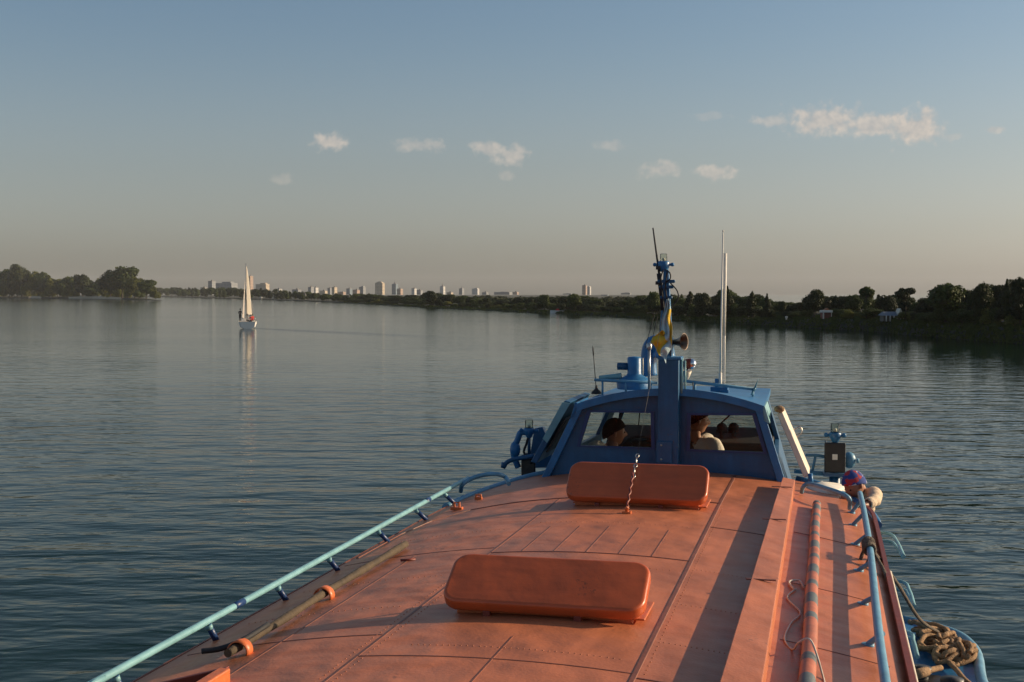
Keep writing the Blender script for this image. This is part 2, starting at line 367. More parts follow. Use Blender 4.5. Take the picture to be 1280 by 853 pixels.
# ------------------------------------------------------------------ river, land, haze
def ringmesh(name, rad, z):
    mb = MB(); n = 96
    vs = [(0, 0, z)]; rr = [6, 20, 60, 200, 700, 2000, rad]
    for r in rr:
        for k in range(n): vs.append((r*math.cos(2*math.pi*k/n), r*math.sin(2*math.pi*k/n), z))
    fs = [(0, 1+k, 1+(k+1) % n) for k in range(n)]
    for i in range(len(rr)-1):
        a = 1+i*n; b = a+n
        fs += [(a+k, b+k, b+(k+1) % n, a+(k+1) % n) for k in range(n)]
    return mb.add(vs, fs)
def water_mat():
    m, nt, b = nodes('river_water'); L = nt.links.new
    b.inputs['Base Color'].default_value = (.003, .018, .010, 1)
    b.inputs['Roughness'].default_value = .06; b.inputs['IOR'].default_value = 1.18
    tc = N(nt, 'ShaderNodeTexCoord')
    def wave(sx, sy, rot, detail, rough, dist=0.):
        mp = N(nt, 'ShaderNodeMapping'); mp.inputs['Scale'].default_value = (sx, sy, 1); mp.inputs['Rotation'].default_value = (0, 0, R(rot))
        L(tc.outputs['Object'], mp.inputs['Vector'])
        n = N(nt, 'ShaderNodeTexNoise', Scale=1., Detail=detail, Roughness=rough, Distortion=dist)
        L(mp.outputs[0], n.inputs['Vector']); return n.outputs['Fac']
    def mad(a, k, c):
        n = N(nt, 'ShaderNodeMath', operation='MULTIPLY_ADD'); L(a, n.inputs[0]); n.inputs[1].default_value = k
        if isinstance(c, float): n.inputs[2].default_value = c
        else: L(c, n.inputs[2])
        return n.outputs[0]
    h = mad(wave(.34, .72, 8, 3., .5), .125, 0.)          # long swell
    h = mad(wave(.95, 1.9, -14, 3., .5, .4), .036, h)     # wavelets
    h = mad(wave(3.2, 6.5, 20, 3., .5), .0025, h)          # fine ripple
    # calm and ruffled patches
    pt = wave(.012, .03, 5, 3., .5)
    pr = N(nt, 'ShaderNodeMapRange'); pr.inputs['From Min'].default_value = .35; pr.inputs['From Max'].default_value = .68
    pr.inputs['To Min'].default_value = .55; pr.inputs['To Max'].default_value = 1.15; L(pt, pr.inputs['Value'])
    # sailing boat's wake: a ribbon of steeper ripples astern
    sp = N(nt, 'ShaderNodeSeparateXYZ'); L(tc.outputs['Object'], sp.inputs[0])
    x0, y0 = far_xy(314, shoreD(410.5)); x1, y1 = far_xy(560, shoreD(423))
    dx, dy = x1-x0, y1-y0; ln = math.hypot(dx, dy); dx /= ln; dy /= ln
    def lin(a, b_, c):
        k1 = N(nt, 'ShaderNodeMath', operation='MULTIPLY_ADD'); L(sp.outputs[0], k1.inputs[0]); k1.inputs[1].default_value = a; k1.inputs[2].default_value = c
        k2 = N(nt, 'ShaderNodeMath', operation='MULTIPLY_ADD'); L(sp.outputs[1], k2.inputs[0]); k2.inputs[1].default_value = b_; L(k1.outputs[0], k2.inputs[2]); return k2.outputs[0]
    al = lin(dx, dy, -(x0*dx+y0*dy)); ac = lin(-dy, dx, x0*dy-y0*dx)
    ab = N(nt, 'ShaderNodeMath', operation='ABSOLUTE'); L(ac, ab.inputs[0])
    wd = N(nt, 'ShaderNodeMath', operation='MULTIPLY_ADD'); L(al, wd.inputs[0]); wd.inputs[1].default_value = .07; wd.inputs[2].default_value = 1.6
    q = N(nt, 'ShaderNodeMath', operation='DIVIDE'); L(ab.outputs[0], q.inputs[0]); L(wd.outputs[0], q.inputs[1])
    g = N(nt, 'ShaderNodeMapRange', interpolation_type='SMOOTHSTEP'); g.inputs['From Min'].default_value = 1.; g.inputs['From Max'].default_value = .2; L(q.outputs[0], g.inputs['Value'])
    g2 = N(nt, 'ShaderNodeMapRange', interpolation_type='SMOOTHSTEP'); g2.inputs['From Min'].default_value = -1.; g2.inputs['From Max'].default_value = 1.; L(al, g2.inputs['Value'])
    g3 = N(nt, 'ShaderNodeMapRange', interpolation_type='SMOOTHSTEP'); g3.inputs['From Min'].default_value = 55.; g3.inputs['From Max'].default_value = 10.; L(al, g3.inputs['Value'])
    gm = N(nt, 'ShaderNodeMath', operation='MULTIPLY'); L(g.outputs[0], gm.inputs[0]); L(g2.outputs[0], gm.inputs[1])
    gn = N(nt, 'ShaderNodeMath', operation='MULTIPLY'); L(gm.outputs[0], gn.inputs[0]); L(g3.outputs[0], gn.inputs[1])
    st = N(nt, 'ShaderNodeMath', operation='MULTIPLY_ADD'); L(gn.outputs[0], st.inputs[0]); st.inputs[1].default_value = 4.5; L(pr.outputs[0], st.inputs[2])
    # the reach beyond the boat's own wash lies calmer
    dl = N(nt, 'ShaderNodeVectorMath', operation='LENGTH'); L(tc.outputs['Object'], dl.inputs[0])
    cr = N(nt, 'ShaderNodeMapRange', interpolation_type='SMOOTHSTEP'); cr.inputs['From Min'].default_value = 12.; cr.inputs['From Max'].default_value = 110.
    cr.inputs['To Min'].default_value = 1.45; cr.inputs['To Max'].default_value = .55; L(dl.outputs['Value'], cr.inputs['Value'])
    s0 = N(nt, 'ShaderNodeMath', operation='MULTIPLY'); L(st.outputs[0], s0.inputs[0]); L(cr.outputs[0], s0.inputs[1]); st = s0
    bp = N(nt, 'ShaderNodeBump', Distance=1.); L(h, bp.inputs['Height']); L(st.outputs[0], bp.inputs['Strength'])
    L(bp.outputs[0], b.inputs['Normal'])
    return m
M['water'] = water_mat()
WATER_R = 5200
tag(ringmesh('river', WATER_R, 0.).build('river', M['water']), 'calm dark teal river with soft ripples', kind='structure')
tag(ringmesh('river_bed', WATER_R, -3.).build('river_bed', paint('river_bed', (.05, .05, .04), .9)), 'muddy bed under the river', kind='structure')

def ground_mat(name, c0, c1, c2=None, scale=.15):
    m, nt, b = nodes(name); L = nt.links.new
    tc = N(nt, 'ShaderNodeTexCoord')
    n = N(nt, 'ShaderNodeTexNoise', Scale=scale, Detail=8., Roughness=.7); L(tc.outputs['Object'], n.inputs['Vector'])
    r = N(nt, 'ShaderNodeValToRGB'); e = r.color_ramp.elements
    e[0].position = .35; e[0].color = list(c0)+[1]; e[1].position = .62; e[1].color = list(c1)+[1]
    if c2: x = e.new(.7); x.color = list(c2)+[1]
    L(n.outputs['Fac'], r.inputs['Fac']); L(r.outputs[0], b.inputs['Base Color']); b.inputs['Roughness'].default_value = .95
    n2 = N(nt, 'ShaderNodeTexNoise', Scale=3., Detail=5.); L(tc.outputs['Object'], n2.inputs['Vector'])
    bp = N(nt, 'ShaderNodeBump', Strength=.6, Distance=.3); L(n2.outputs['Fac'], bp.inputs['Height']); L(bp.outputs[0], b.inputs['Normal'])
    return m
M['bank'] = ground_mat('bank_soil', (.008, .012, .006), (.017, .020, .009), (.022, .021, .012))
M['land'] = ground_mat('land_grass', (.010, .015, .006), (.024, .028, .012), None, .03)
M['sand'] = ground_mat('beach_sand', (.42, .33, .22), (.55, .44, .30), None, .08)
M['islebank'] = ground_mat('island_bank', (.022, .026, .012), (.05, .048, .024), (.09, .075, .045), .035)

def interp(tab, x):
    if x <= tab[0][0]: return tab[0][1]
    for (a, b), (c, d) in zip(tab, tab[1:]):
        if x <= c: return b+(d-b)*(x-a)/(c-a)
    return tab[-1][1]
SHORE = [(-80, 370.2), (200, 371.2), (330, 374.6), (440, 379), (540, 385), (640, 389.5), (740, 394), (830, 398.5), (900, 403.5), (1000, 409.5), (1100, 415.5), (1150, 420), (1200, 424.5), (1290, 431), (1500, 448)]
ISLE = [(-160, 371.2), (0, 373.2), (120, 374.2), (160, 375.4), (199, 376.0)]
def hk(x): return max(.28, min(1., (x-800)/250.))
def landstrip(tab, xs, rows, name, mats, label, jit=.0):
    mb = MB(); vs = []; nr = len(rows)
    for i, x in enumerate(xs):
        D = shoreD(interp(tab, x))*(1+jit*math.sin(x*.21)*.6+jit*math.sin(x*.053+1)*.8)
        for (off, z) in rows:
            d = off(D) if callable(off) else D+off
            X, Y = far_xy(x, d); z *= hk(x) if 0 < z < 2.5 else 1; vs.append((X, Y, z+(0.12*math.sin(x*.37+off if not callable(off) else 0) if z > .3 else 0)))
    fs = []; mi = []
    for i in range(len(xs)-1):
        for j in range(nr-1):
            fs.append((i*nr+j, (i+1)*nr+j, (i+1)*nr+j+1, i*nr+j+1)); mi.append(0 if j < 3 else 1)
    mb.v = vs; mb.f = fs; mb.mi = mi; mb.sm = [True]*len(fs)
    return tag(mb.build(name, mats), label, kind='structure')
xs = [-80+i*6 for i in range(int(1580/6)+1)]
FARROW = [(-2., -1.), (0., -.02), (1.2, .75), (4., 1.35), (14., 1.7), (60., 2.0), (lambda D: D*1.35+150, 1.0), (lambda D: 4600., .6), (lambda D: 4700., -3.)]
NEARROW = FARROW[:6]+[(110., 2.2), (150., .5), (190., -2.)]
landstrip(SHORE, [x for x in xs if x <= 880], FARROW, 'far_shore', [M['bank'], M['land']], 'low hazy land of the far shore', .004)
landstrip(SHORE, [x for x in xs if x >= 874], NEARROW, 'right_bank', [M['bank'], M['land']], 'dark bank along the right shore', .004)

# ------------------------------------------------------------------ trees
def crown_mesh(mb, h, w, n, leaf, kind, rg, mi=0):
    """leaf clumps through a crown; base of the thing at z=0"""
    lobes = []
    if kind == 'round':
        lobes.append((0, 0, h*.60, w*.42, h*.30))
        for _ in range(9):
            a = rg.uniform(0, 6.28); q = rg.uniform(.45, .95)*w*.36; z = rg.uniform(.33, .84)*h
            lobes.append((q*math.cos(a), q*math.sin(a), z, w*rg.uniform(.16, .27), h*rg.uniform(.10, .17)))
        lobes.append((w*rg.uniform(-.1, .1), 0, h*.85, w*.2, h*.14))
    elif kind == 'tall':
        for k in range(10):
            t = k/9; z = h*(.18+.75*t); ww = w*.5*math.sin(math.pi*min(1, .22+.72*t))**.7
            a = rg.uniform(0, 6.28)
            lobes.append((ww*.3*math.cos(a), ww*.3*math.sin(a), z, ww*rg.uniform(.55, .85), h*.10))
    elif kind == 'umbrella':
        for _ in range(8):
            a = rg.uniform(0, 6.28); q = rg.uniform(.2, 1)*w*.32
            lobes.append((q*math.cos(a), q*math.sin(a), h*rg.uniform(.70, .90), w*rg.uniform(.15, .24), h*.09))
        for _ in range(4):
            a = rg.uniform(0, 6.28); q = rg.uniform(.3, 1)*w*.22
            lobes.append((q*math.cos(a), q*math.sin(a), h*rg.uniform(.35, .6), w*.12, h*.08))
    else:    # shrub
        for _ in range(8):
            a = rg.uniform(0, 6.28); q = rg.uniform(.1, 1)*w*.36
            lobes.append((q*math.cos(a), q*math.sin(a), h*rg.uniform(.25, .72), w*rg.uniform(.16, .26), h*rg.uniform(.18, .27)))
    vol = [a[3]**2*a[4] for a in lobes]
    for i, (lx, ly, lz, lr, lh) in enumerate(lobes):
        cnt = max(8, int(n*(vol[i]/sum(vol))**.8*.9))
        for _ in range(cnt):
            while True:
                p = Vector((rg.uniform(-1, 1), rg.uniform(-1, 1), rg.uniform(-1, 1)))
                if .02 < p.length <= 1: break
            p = p.normalized()*(p.length**.45)*rg.uniform(.86, 1.12)
            c = Vector((lx+p.x*lr, ly+p.y*lr, max(.05*h, lz+p.z*lh)))
            nrm = (p+Vector((rg.gauss(0, .5), rg.gauss(0, .5), rg.gauss(.3, .5)))).normalized()
            t = nrm.orthogonal().normalized(); t.rotate(Matrix.Rotation(rg.uniform(0, 6.28), 3, nrm)); b = nrm.cross(t)
            s = leaf*rg.uniform(.6, 1.5)
            mb.add([c-t*s*.5-b*s*.28, c+t*s*.15-b*s*.45, c+t*s*.55+b*s*.05, c+t*s*.1+b*s*.5, c-t*s*.5+b*s*.25], [(0, 1, 2, 3, 4)], mi)
    return lobes
def trunk_mesh(mb, h, w, lobes, rg, mi=0, low=.5):
    r = h*.022+.03; top = h*low
    pts = [(0, 0, -.4), (0, 0, 0), (rg.uniform(-.02, .02)*h, rg.uniform(-.02, .02)*h, top*.5), (rg.uniform(-.03, .03)*h, 0, top)]
    mb.tube(curve(pts, 3), [r*(1.25-.9*i/9) for i in range(10)], 7, mi)
    for (lx, ly, lz, lr, lh) in lobes[:7]:
        z0 = top*rng(rg, .45, .95); mid = (lx*.45, ly*.45, (z0+lz)*.5+.02*h)
        mb.tube([(0, 0, z0), mid, (lx*.9, ly*.9, lz)], [r*.5, r*.33, r*.14], 5, mi)
def rng(rg, a, b): return rg.uniform(a, b)
PROTO = {}
def proto(kind, mat, idx, h=10., w=8., n=2600, leaf=.42, low=.5):
    rg = random.Random(hash((kind, idx)) % 99991 if False else 31*idx+len(kind)*7+ord(mat[-1]))
    c = MB(); lobes = crown_mesh(c, h, w, n, leaf, kind, rg)
    t = MB(); trunk_mesh(t, h, w, lobes, rg, 0, low)
    cm_ = bpy.data.meshes.new('crown'); cm_.from_pydata([tuple(p) for p in c.v], [], c.f); cm_.materials.append(M[mat])
    tm = bpy.data.meshes.new('trunk'); tm.from_pydata([tuple(p) for p in t.v], [], t.f); tm.materials.append(M['trunk'])
    # far copies: one mesh holding both
    fm = bpy.data.meshes.new('tree'); k = len(c.v)
    fm.from_pydata([tuple(p) for p in c.v]+[tuple(p) for p in t.v], [], c.f+[tuple(i+k for i in f) for f in t.f])
    fm.materials.append(M[mat]); fm.materials.append(M['trunk'])
    fm.polygons.foreach_set('material_index', [0]*len(c.f)+[1]*len(t.f))
    return (cm_, tm, fm, h, w)
for mat in ('leaf_dark', 'leaf_mid', 'leaf_yellow'):
    for kind, k, hw, low in (('round', 2, 8.5, .5), ('tall', 2, 4.2, .8), ('umbrella', 1, 8., .72), ('shrub', 1, 12., .3)):
        for i in range(k): PROTO[(kind, mat, i)] = proto(kind, mat, i+1, 10., hw, 2600, .46, low)
NTREE = [0]
def tree(x, ytop, wpx, D, base_z, kind, mat, label, group=None, far=False, name=None, ph=None):
    NTREE[0] += 1
    i = NTREE[0] % 2 if kind in ('round', 'tall') else 0
    cme, tme, fme, h0, w0 = PROTO[(kind, mat, i)]
    if base_z == 1.5: base_z = 1.5*hk(x)
    X, Y = far_xy(x, D); H = max(1.2, far_z(ytop, D)-base_z); Wd = wpx/FPX*D
    nm = name or {'round': 'broadleaf_tree', 'tall': 'poplar_tree', 'umbrella': 'spreading_tree', 'shrub': 'willow_shrub'}[kind]
    if far:
        o = bpy.data.objects.new(nm, fme)
    else:
        o = bpy.data.objects.new(nm, None); o.empty_display_size = 1
        for q, me in (('trunk', tme), ('crown', cme)):
            c = bpy.data.objects.new(q, me); COL.objects.link(c); c.parent = o
    COL.objects.link(o)
    o.location = (X, Y, base_z); o.rotation_euler.z = rnd.uniform(0, 6.28)
    o.scale = (Wd/w0, Wd/w0, H/h0/.97)
    return tag(o, label, 'shrub' if kind == 'shrub' else 'tree', group)

# right bank and middle reach: tree tops read along the bank
TOPS = [(430, 369), (455, 366), (480, 369), (520, 369), (540, 364.5), (560, 368), (585, 371), (600, 370), (625, 374), (650, 371), (680, 369), (690, 372),
        (718, 368), (730, 370), (760, 377), (785, 373), (800, 371), (815, 366), (850, 369), (862, 367), (878, 367), (890, 372), (908, 362), (925, 370), (940, 367),
        (955, 371), (965, 376), (985, 379), (1000, 378), (1010, 369), (1030, 368.5), (1045, 369), (1060, 369.5), (1083, 366), (1095, 368.5), (1110, 368.5), (1125, 369), (1145, 375),
        (1165, 369), (1182, 360), (1205, 364), (1215, 359), (1230, 355), (1245, 357), (1260, 353), (1275, 348), (1320, 345), (1500, 340)]
SPECIAL = [   # x, ytop, width px, kind, material, label
    (540, 364, 17, 'round', 'leaf_dark', 'dark domed tree rising above the far tree line left of the pale tower pair'),
    (680, 368.5, 15, 'round', 'leaf_mid', 'small rounded tree on the skyline above the passing motorboat'),
    (718, 367.5, 20, 'round', 'leaf_mid', 'full green tree right in front of the slim white tower block'),
    (816, 365, 22, 'round', 'leaf_mid', 'light green tree behind the top of the wheelhouse mast'),
    (862, 366, 13, 'tall', 'leaf_dark', 'narrow dark tree between the mast and the white aerials'),
    (879, 366, 24, 'round', 'leaf_dark', 'broad dark tree just left of the white aerials'),
    (909, 359.5, 15, 'tall', 'leaf_dark', 'tall slim tree directly behind the white aerials'),
    (940, 366, 15, 'tall', 'leaf_dark', 'pointed dark tree a little right of the white aerials'),
    (959, 368.5, 9, 'tall', 'leaf_dark', 'thin spire shaped tree at the end of the dark row before the low gap'),
    (978, 376.5, 11, 'round', 'leaf_dark', 'low round tree standing in the dip of the tree line'),
    (1018, 362.5, 27, 'round', 'leaf_dark', 'big round headed tree just left of the red and white pavilion'),
    (1083, 358, 24, 'umbrella', 'leaf_mid', 'tall airy tree with a high crown between the pavilion and the pillared house'),
    (1111, 369.5, 22, 'round', 'leaf_dark', 'bushy dark tree behind the pillared house'),
    (1132, 358.5, 27, 'umbrella', 'leaf_dark', 'tall tree with a bare trunk and ragged crown beside the pillared house'),
    (1182, 355, 52, 'round', 'leaf_mid', 'largest wide domed tree on the right bank with sky showing through its crown'),
    (1229, 353.5, 30, 'round', 'leaf_dark', 'tall dark tree right of the wide domed tree'),
    (1258, 352, 14, 'tall', 'leaf_dark', 'pointed dark tree near the right end of the bank'),
    (1276, 347, 30, 'round', 'leaf_dark', 'highest dark tree at the very right end of the bank'),
]
for x, yt, w, kind, mat, lab in SPECIAL:
    D = shoreD(interp(SHORE, x))+7
    tree(x, yt, w, D, 1.5, kind, mat, lab, None, far=(x < 800))
x = 432.
while x < 1330:
    base = interp(SHORE, x); D0 = shoreD(base)
    step = 6.5+max(0, x-600)*.008
    for lay in range(3):
        xx = x+rnd.uniform(-.5, .5)*step+lay*step*.4
        top = interp(TOPS, xx)+[5., 2., .5][lay]+rnd.uniform(-1.2, 2.0)+(rnd.uniform(0, 5) if lay == 0 else 0)
        if lay == 0: top = max(top, base-.62*(base-interp(TOPS, xx)))
        if lay == 0 and (1012 < xx < 1044 or 1098 < xx < 1135): continue
        D = D0*(1+[.03, .075, .15][lay])+3+3*lay
        kind = rnd.choice(['round', 'round', 'tall', 'round', 'shrub'] if lay else ['shrub', 'round', 'shrub'])
        mat = rnd.choice(['leaf_dark', 'leaf_dark', 'leaf_mid'] if lay else ['leaf_dark', 'leaf_mid', 'leaf_dark', 'leaf_mid', 'leaf_yellow'])
        w = step*rnd.uniform(1.5, 2.5)*(1.3 if kind != 'tall' else .8)
        pos = 'far middle reach' if x < 800 else 'right bank'
        if lay == 0:
            lab = {'leaf_dark': 'low dark bush', 'leaf_mid': 'low green bush', 'leaf_yellow': 'low yellowish bush'}[mat]+' at the foot of the trees along the '+pos
            gr = {'leaf_dark': 'dark', 'leaf_mid': 'green', 'leaf_yellow': 'yellowish'}[mat]+' bushes along the '+pos
        else:
            nm_ = {'round': 'rounded', 'tall': 'slender', 'shrub': 'low spreading'}[kind]; cc = 'dark' if mat == 'leaf_dark' else 'mid green'
            lab = f'{nm_} {cc} tree within the unbroken tree line of the {pos}'
            gr = f'{nm_} {cc} trees of the {pos}'
        tree(xx, min(top, base-3), w, D, 1.5, kind, mat, lab, gr, far=(x < 900 or lay == 2))
    x += step
# rough grass and reeds down the right bank
mg = MB(); rgg = random.Random(5)
for k in range(13000):
    xx = rgg.uniform(430, 1400); D0 = shoreD(interp(SHORE, xx))*(1+.004*math.sin(xx*.21)*.6+.004*math.sin(xx*.053+1)*.8); off = rgg.uniform(0, 1)**1.5*13
    zg = interp([(0, .0), (1.2, .75), (4., 1.35), (14., 1.7)], off)*hk(xx); X, Y = far_xy(xx, D0+off)
    hgt = rgg.uniform(.15, .5)*(.6+.8*max(0, math.sin(xx*.33)*math.sin(xx*.071+off*.2))); wd = hgt*rgg.uniform(.5, 1.3); a = rgg.uniform(-.8, .8)
    lx, ly = rgg.gauss(0, .15)*hgt, rgg.gauss(0, .15)*hgt
    mg.add([(X-wd*math.cos(a)*.5, Y-wd*math.sin(a)*.5, zg-.05), (X+wd*math.cos(a)*.5, Y+wd*math.sin(a)*.5, zg-.05), (X+wd*.4*math.cos(a)+lx, Y+ly, zg+hgt*.8), (X+lx, Y+ly-.05, zg+hgt), (X-wd*.45*math.cos(a)+lx, Y+ly, zg+hgt*.7)], [(0, 1, 2, 3, 4)])
tag(mg.build('bank_grass', M['leaf_mid']), 'rough grass and reeds growing down the dark right bank', kind='stuff')
# the wood behind the middle reach reads as one mass
mw_ = MB(); rgw = random.Random(11)
for k in range(120):
    xx = 400+4.1*k+rgw.uniform(-2, 2); D = shoreD(interp(SHORE, xx))*1.12+rgw.uniform(180, 330); X, Y = far_xy(xx, D)
    hh = far_z(370.0+rgw.uniform(-1.2, 2.6)+.9*math.sin(xx*.07)+max(0, (xx-640)*.006), D)-.5; ww = rgw.uniform(12, 20)/FPX*D
    k0 = len(mw_.v); crown_mesh(mw_, hh, ww, 150, ww*.10, 'shrub', rgw)
    mw_.v[k0:] = [(p[0]+X, p[1]+Y, p[2]+.5) for p in mw_.v[k0:]]
tag(mw_.build('distant_wood', M['leaf_dark']), 'hazy wood behind the trees of the middle reach', kind='stuff')
# far left reach behind the island
FTOPS = [(150, 358), (205, 359), (225, 360), (240, 359), (262, 358), (280, 360), (300, 359), (320, 361), (345, 362), (370, 364), (400, 366), (440, 369)]
x = 150.
while x < 440:
    base = interp(SHORE, x); D0 = shoreD(base)
    for lay in range(2):
        xx = x+rnd.uniform(-2, 2)+lay*3
        kind = rnd.choice(['round', 'round', 'shrub', 'tall']); mat = rnd.choice(['leaf_dark', 'leaf_mid'])
        nm_ = {'round': 'rounded', 'tall': 'slender', 'shrub': 'low spreading'}[kind]; cc = 'dark' if mat == 'leaf_dark' else 'mid green'
        tree(xx, interp(FTOPS, xx)+rnd.uniform(-.7, 1.6)+(1-lay)*rnd.uniform(.5, 3.), rnd.uniform(9, 14)*(.7 if kind == 'tall' else 1), D0*(1+.03+.08*lay), 1.5,
             kind, mat, f'{nm_} {cc} tree on the hazy shore behind the sailing boat', f'{nm_} {cc} trees behind the sailing boat', far=True)
    x += 7.
# island on the left
ITOPS = [(-40, 331), (0, 331), (10, 334), (22, 332), (40, 337), (55, 339), (65, 347), (75, 348), (90, 345), (103, 344), (115, 347), (125, 346), (138, 340)]
ixs = [-160+i*5 for i in range(73)]
def isle_strip():
    mb = MB(); rows = [(-3., -1.), (0., -.03), (5., .8), (16., 1.5), (90., 2.2), (150., -1.)]
    vs = []; n = len(rows)
    for x in ixs+[203]:
        D = shoreD(interp(ISLE, x)); k = 1. if x < 170 else max(.05, (204-x)/34.)
        for off, z in rows:
            X, Y = far_xy(x, D+off*(k if off > 0 else 1)); vs.append((X, Y, z*(k if z > 0 else 1)))
    m = len(ixs)+1; fs = [(i*n+j, (i+1)*n+j, (i+1)*n+j+1, i*n+j+1) for i in range(m-1) for j in range(n-1)]
    mi = [0 if j < 3 else 1 for i in range(m-1) for j in range(n-1)]
    mb.v = vs; mb.f = fs; mb.mi = mi; mb.sm = [True]*len(fs)
    return tag(mb.build('island_ground', [M['islebank'], M['land']]), 'low wooded island with a sandy edge', kind='structure')
isle_strip()
def beach(x0, x1, name):
    mb = MB(); vs = []; n = 10
    for i in range(n+1):
        x = x0+(x1-x0)*i/n; D = shoreD(interp(ISLE, x)); k = math.sin(math.pi*i/n)**.5
        for off, z in ((.0, .02), (6*k, .9+.05*k), (13*k, 1.5+.6*k)):
            X, Y = far_xy(x, D-.6+off); vs.append((X, Y, z+.25))
    mb.add(vs, [(i*3+j, (i+1)*3+j, (i+1)*3+j+1, i*3+j+1) for i in range(n) for j in range(2)], 0, True)
    return tag(mb.build(name, M['sand']), 'pale sandy beach on the island shore', kind='structure')
beach(86, 152, 'beach'); beach(36, 52, 'beach')
ISP = [(153, 333.5, 40, 'round', 'leaf_mid', 'tallest dome shaped tree near the tip of the left island'),
       (138, 338, 30, 'round', 'leaf_dark', 'dark tree leaning on the left of the tallest island tree'),
       (169, 346.5, 30, 'round', 'leaf_yellow', 'yellowish tree just right of the tallest island tree'),
       (183, 350, 25, 'round', 'leaf_mid', 'last but one tree towards the tip of the island'),
       (195, 357, 17, 'shrub', 'leaf_yellow', 'low yellow green bush at the very tip of the island'),
       (22, 331, 26, 'round', 'leaf_dark', 'tall ragged dark tree at the high left end of the island'),
       (12, 343, 22, 'round', 'leaf_yellow', 'sunlit yellow green tree at the left end of the island'),
       (63, 348, 13, 'tall', 'leaf_yellow', 'slim sunlit yellow tree where the island tree line drops'),
       (103, 343, 22, 'round', 'leaf_dark', 'dark rounded tree behind the sandy beach'),
       (160, 352, 16, 'shrub', 'leaf_yellow', 'pale bush below the tallest island tree'),
       (174, 361, 22, 'shrub', 'leaf_mid', 'low bush hugging the water near the island tip'),]
for x, yt, w, kind, mat, lab in ISP:
    tree(x, yt, w, shoreD(interp(ISLE, x))+(10 if x > 170 else 16), 1.2, kind, mat, lab)
x = -60.
while x < 150:
    D0 = shoreD(interp(ISLE, x))
    for lay in range(3):
        xx = x+rnd.uniform(-4, 4)
        if lay == 0:
            kind = 'shrub'; mat = rnd.choice(['leaf_yellow', 'leaf_mid', 'leaf_yellow']); yt = 357+rnd.uniform(-7, 6); w = rnd.uniform(12, 22); off = 22
        else:
            kind = rnd.choice(['round', 'round', 'tall']); mat = rnd.choice(['leaf_dark', 'leaf_mid', 'leaf_mid', 'leaf_yellow']); yt = interp(ITOPS, xx)+rnd.uniform(0, 4)+(3-lay)*3-2
            w = rnd.uniform(18, 28)*(.7 if kind == 'tall' else 1); off = 22+16*lay
        nm_ = {'round': 'rounded', 'tall': 'slender', 'shrub': 'low'}[kind]; cc = {'leaf_dark': 'dark', 'leaf_mid': 'mid green', 'leaf_yellow': 'yellowish'}[mat]
        w_ = 'shrub' if kind == 'shrub' else 'tree'
        tree(xx, yt, w, D0+off, 1.6, kind, mat, f'{nm_} {cc} {w_} in the thick wood of the left island', f'{nm_} {cc} {w_}s of the left island', far=True)
    x += 9.5 if x > -10 else 14

# ------------------------------------------------------------------ city on the skyline
def facade(name, wall, win, sx=.33, sz=.34):
    m, nt, b = nodes(name); L = nt.links.new
    tc = N(nt, 'ShaderNodeTexCoord'); sp = N(nt, 'ShaderNodeSeparateXYZ'); L(tc.outputs['Object'], sp.inputs[0])
    ad = N(nt, 'ShaderNodeMath', operation='ADD'); L(sp.outputs[0], ad.inputs[0]); L(sp.outputs[1], ad.inputs[1])
    def band(src, k, lo):
        f = N(nt, 'ShaderNodeMath', operation='MULTIPLY'); L(src, f.inputs[0]); f.inputs[1].default_value = k
        g = N(nt, 'ShaderNodeMath', operation='FRACT'); L(f.outputs[0], g.inputs[0])
        h = N(nt, 'ShaderNodeMath', operation='GREATER_THAN'); L(g.outputs[0], h.inputs[0]); h.inputs[1].default_value = lo; return h.outputs[0]
    mu = N(nt, 'ShaderNodeMath', operation='MULTIPLY'); L(band(ad.outputs[0], sx, .5), mu.inputs[0]); L(band(sp.outputs[2], sz, .5), mu.inputs[1])
    n = N(nt, 'ShaderNodeTexNoise', Scale=.2, Detail=3.); L(tc.outputs['Object'], n.inputs['Vector'])
    c0 = N(nt, 'ShaderNodeMix', data_type='RGBA'); c0.inputs[6].default_value = [q*.85 for q in wall]+[1]; c0.inputs[7].default_value = [min(1, q*1.12) for q in wall]+[1]
    L(n.outputs['Fac'], c0.inputs[0])
    c = N(nt, 'ShaderNodeMix', data_type='RGBA'); L(c0.outputs[2], c.inputs[6]); c.inputs[7].default_value = list(win)+[1]
    L(mu.outputs[0], c.inputs[0]); L(c.outputs[2], b.inputs['Base Color']); b.inputs['Roughness'].default_value = .7
    return m
FW = {'white': facade('facade_white', (.50, .48, .45), (.10, .12, .14)), 'grey': facade('facade_grey', (.22, .23, .24), (.07, .08, .10)),
      'cream': facade('facade_cream', (.46, .37, .27), (.10, .10, .09)), 'pink': facade('facade_pink', (.36, .25, .19), (.09, .08, .08)),
      'blue': facade('facade_blue', (.13, .18, .22), (.05, .07, .10))}
M['roofing'] = paint('flat_roof', (.16, .15, .15), .9, .2, .3, 0)
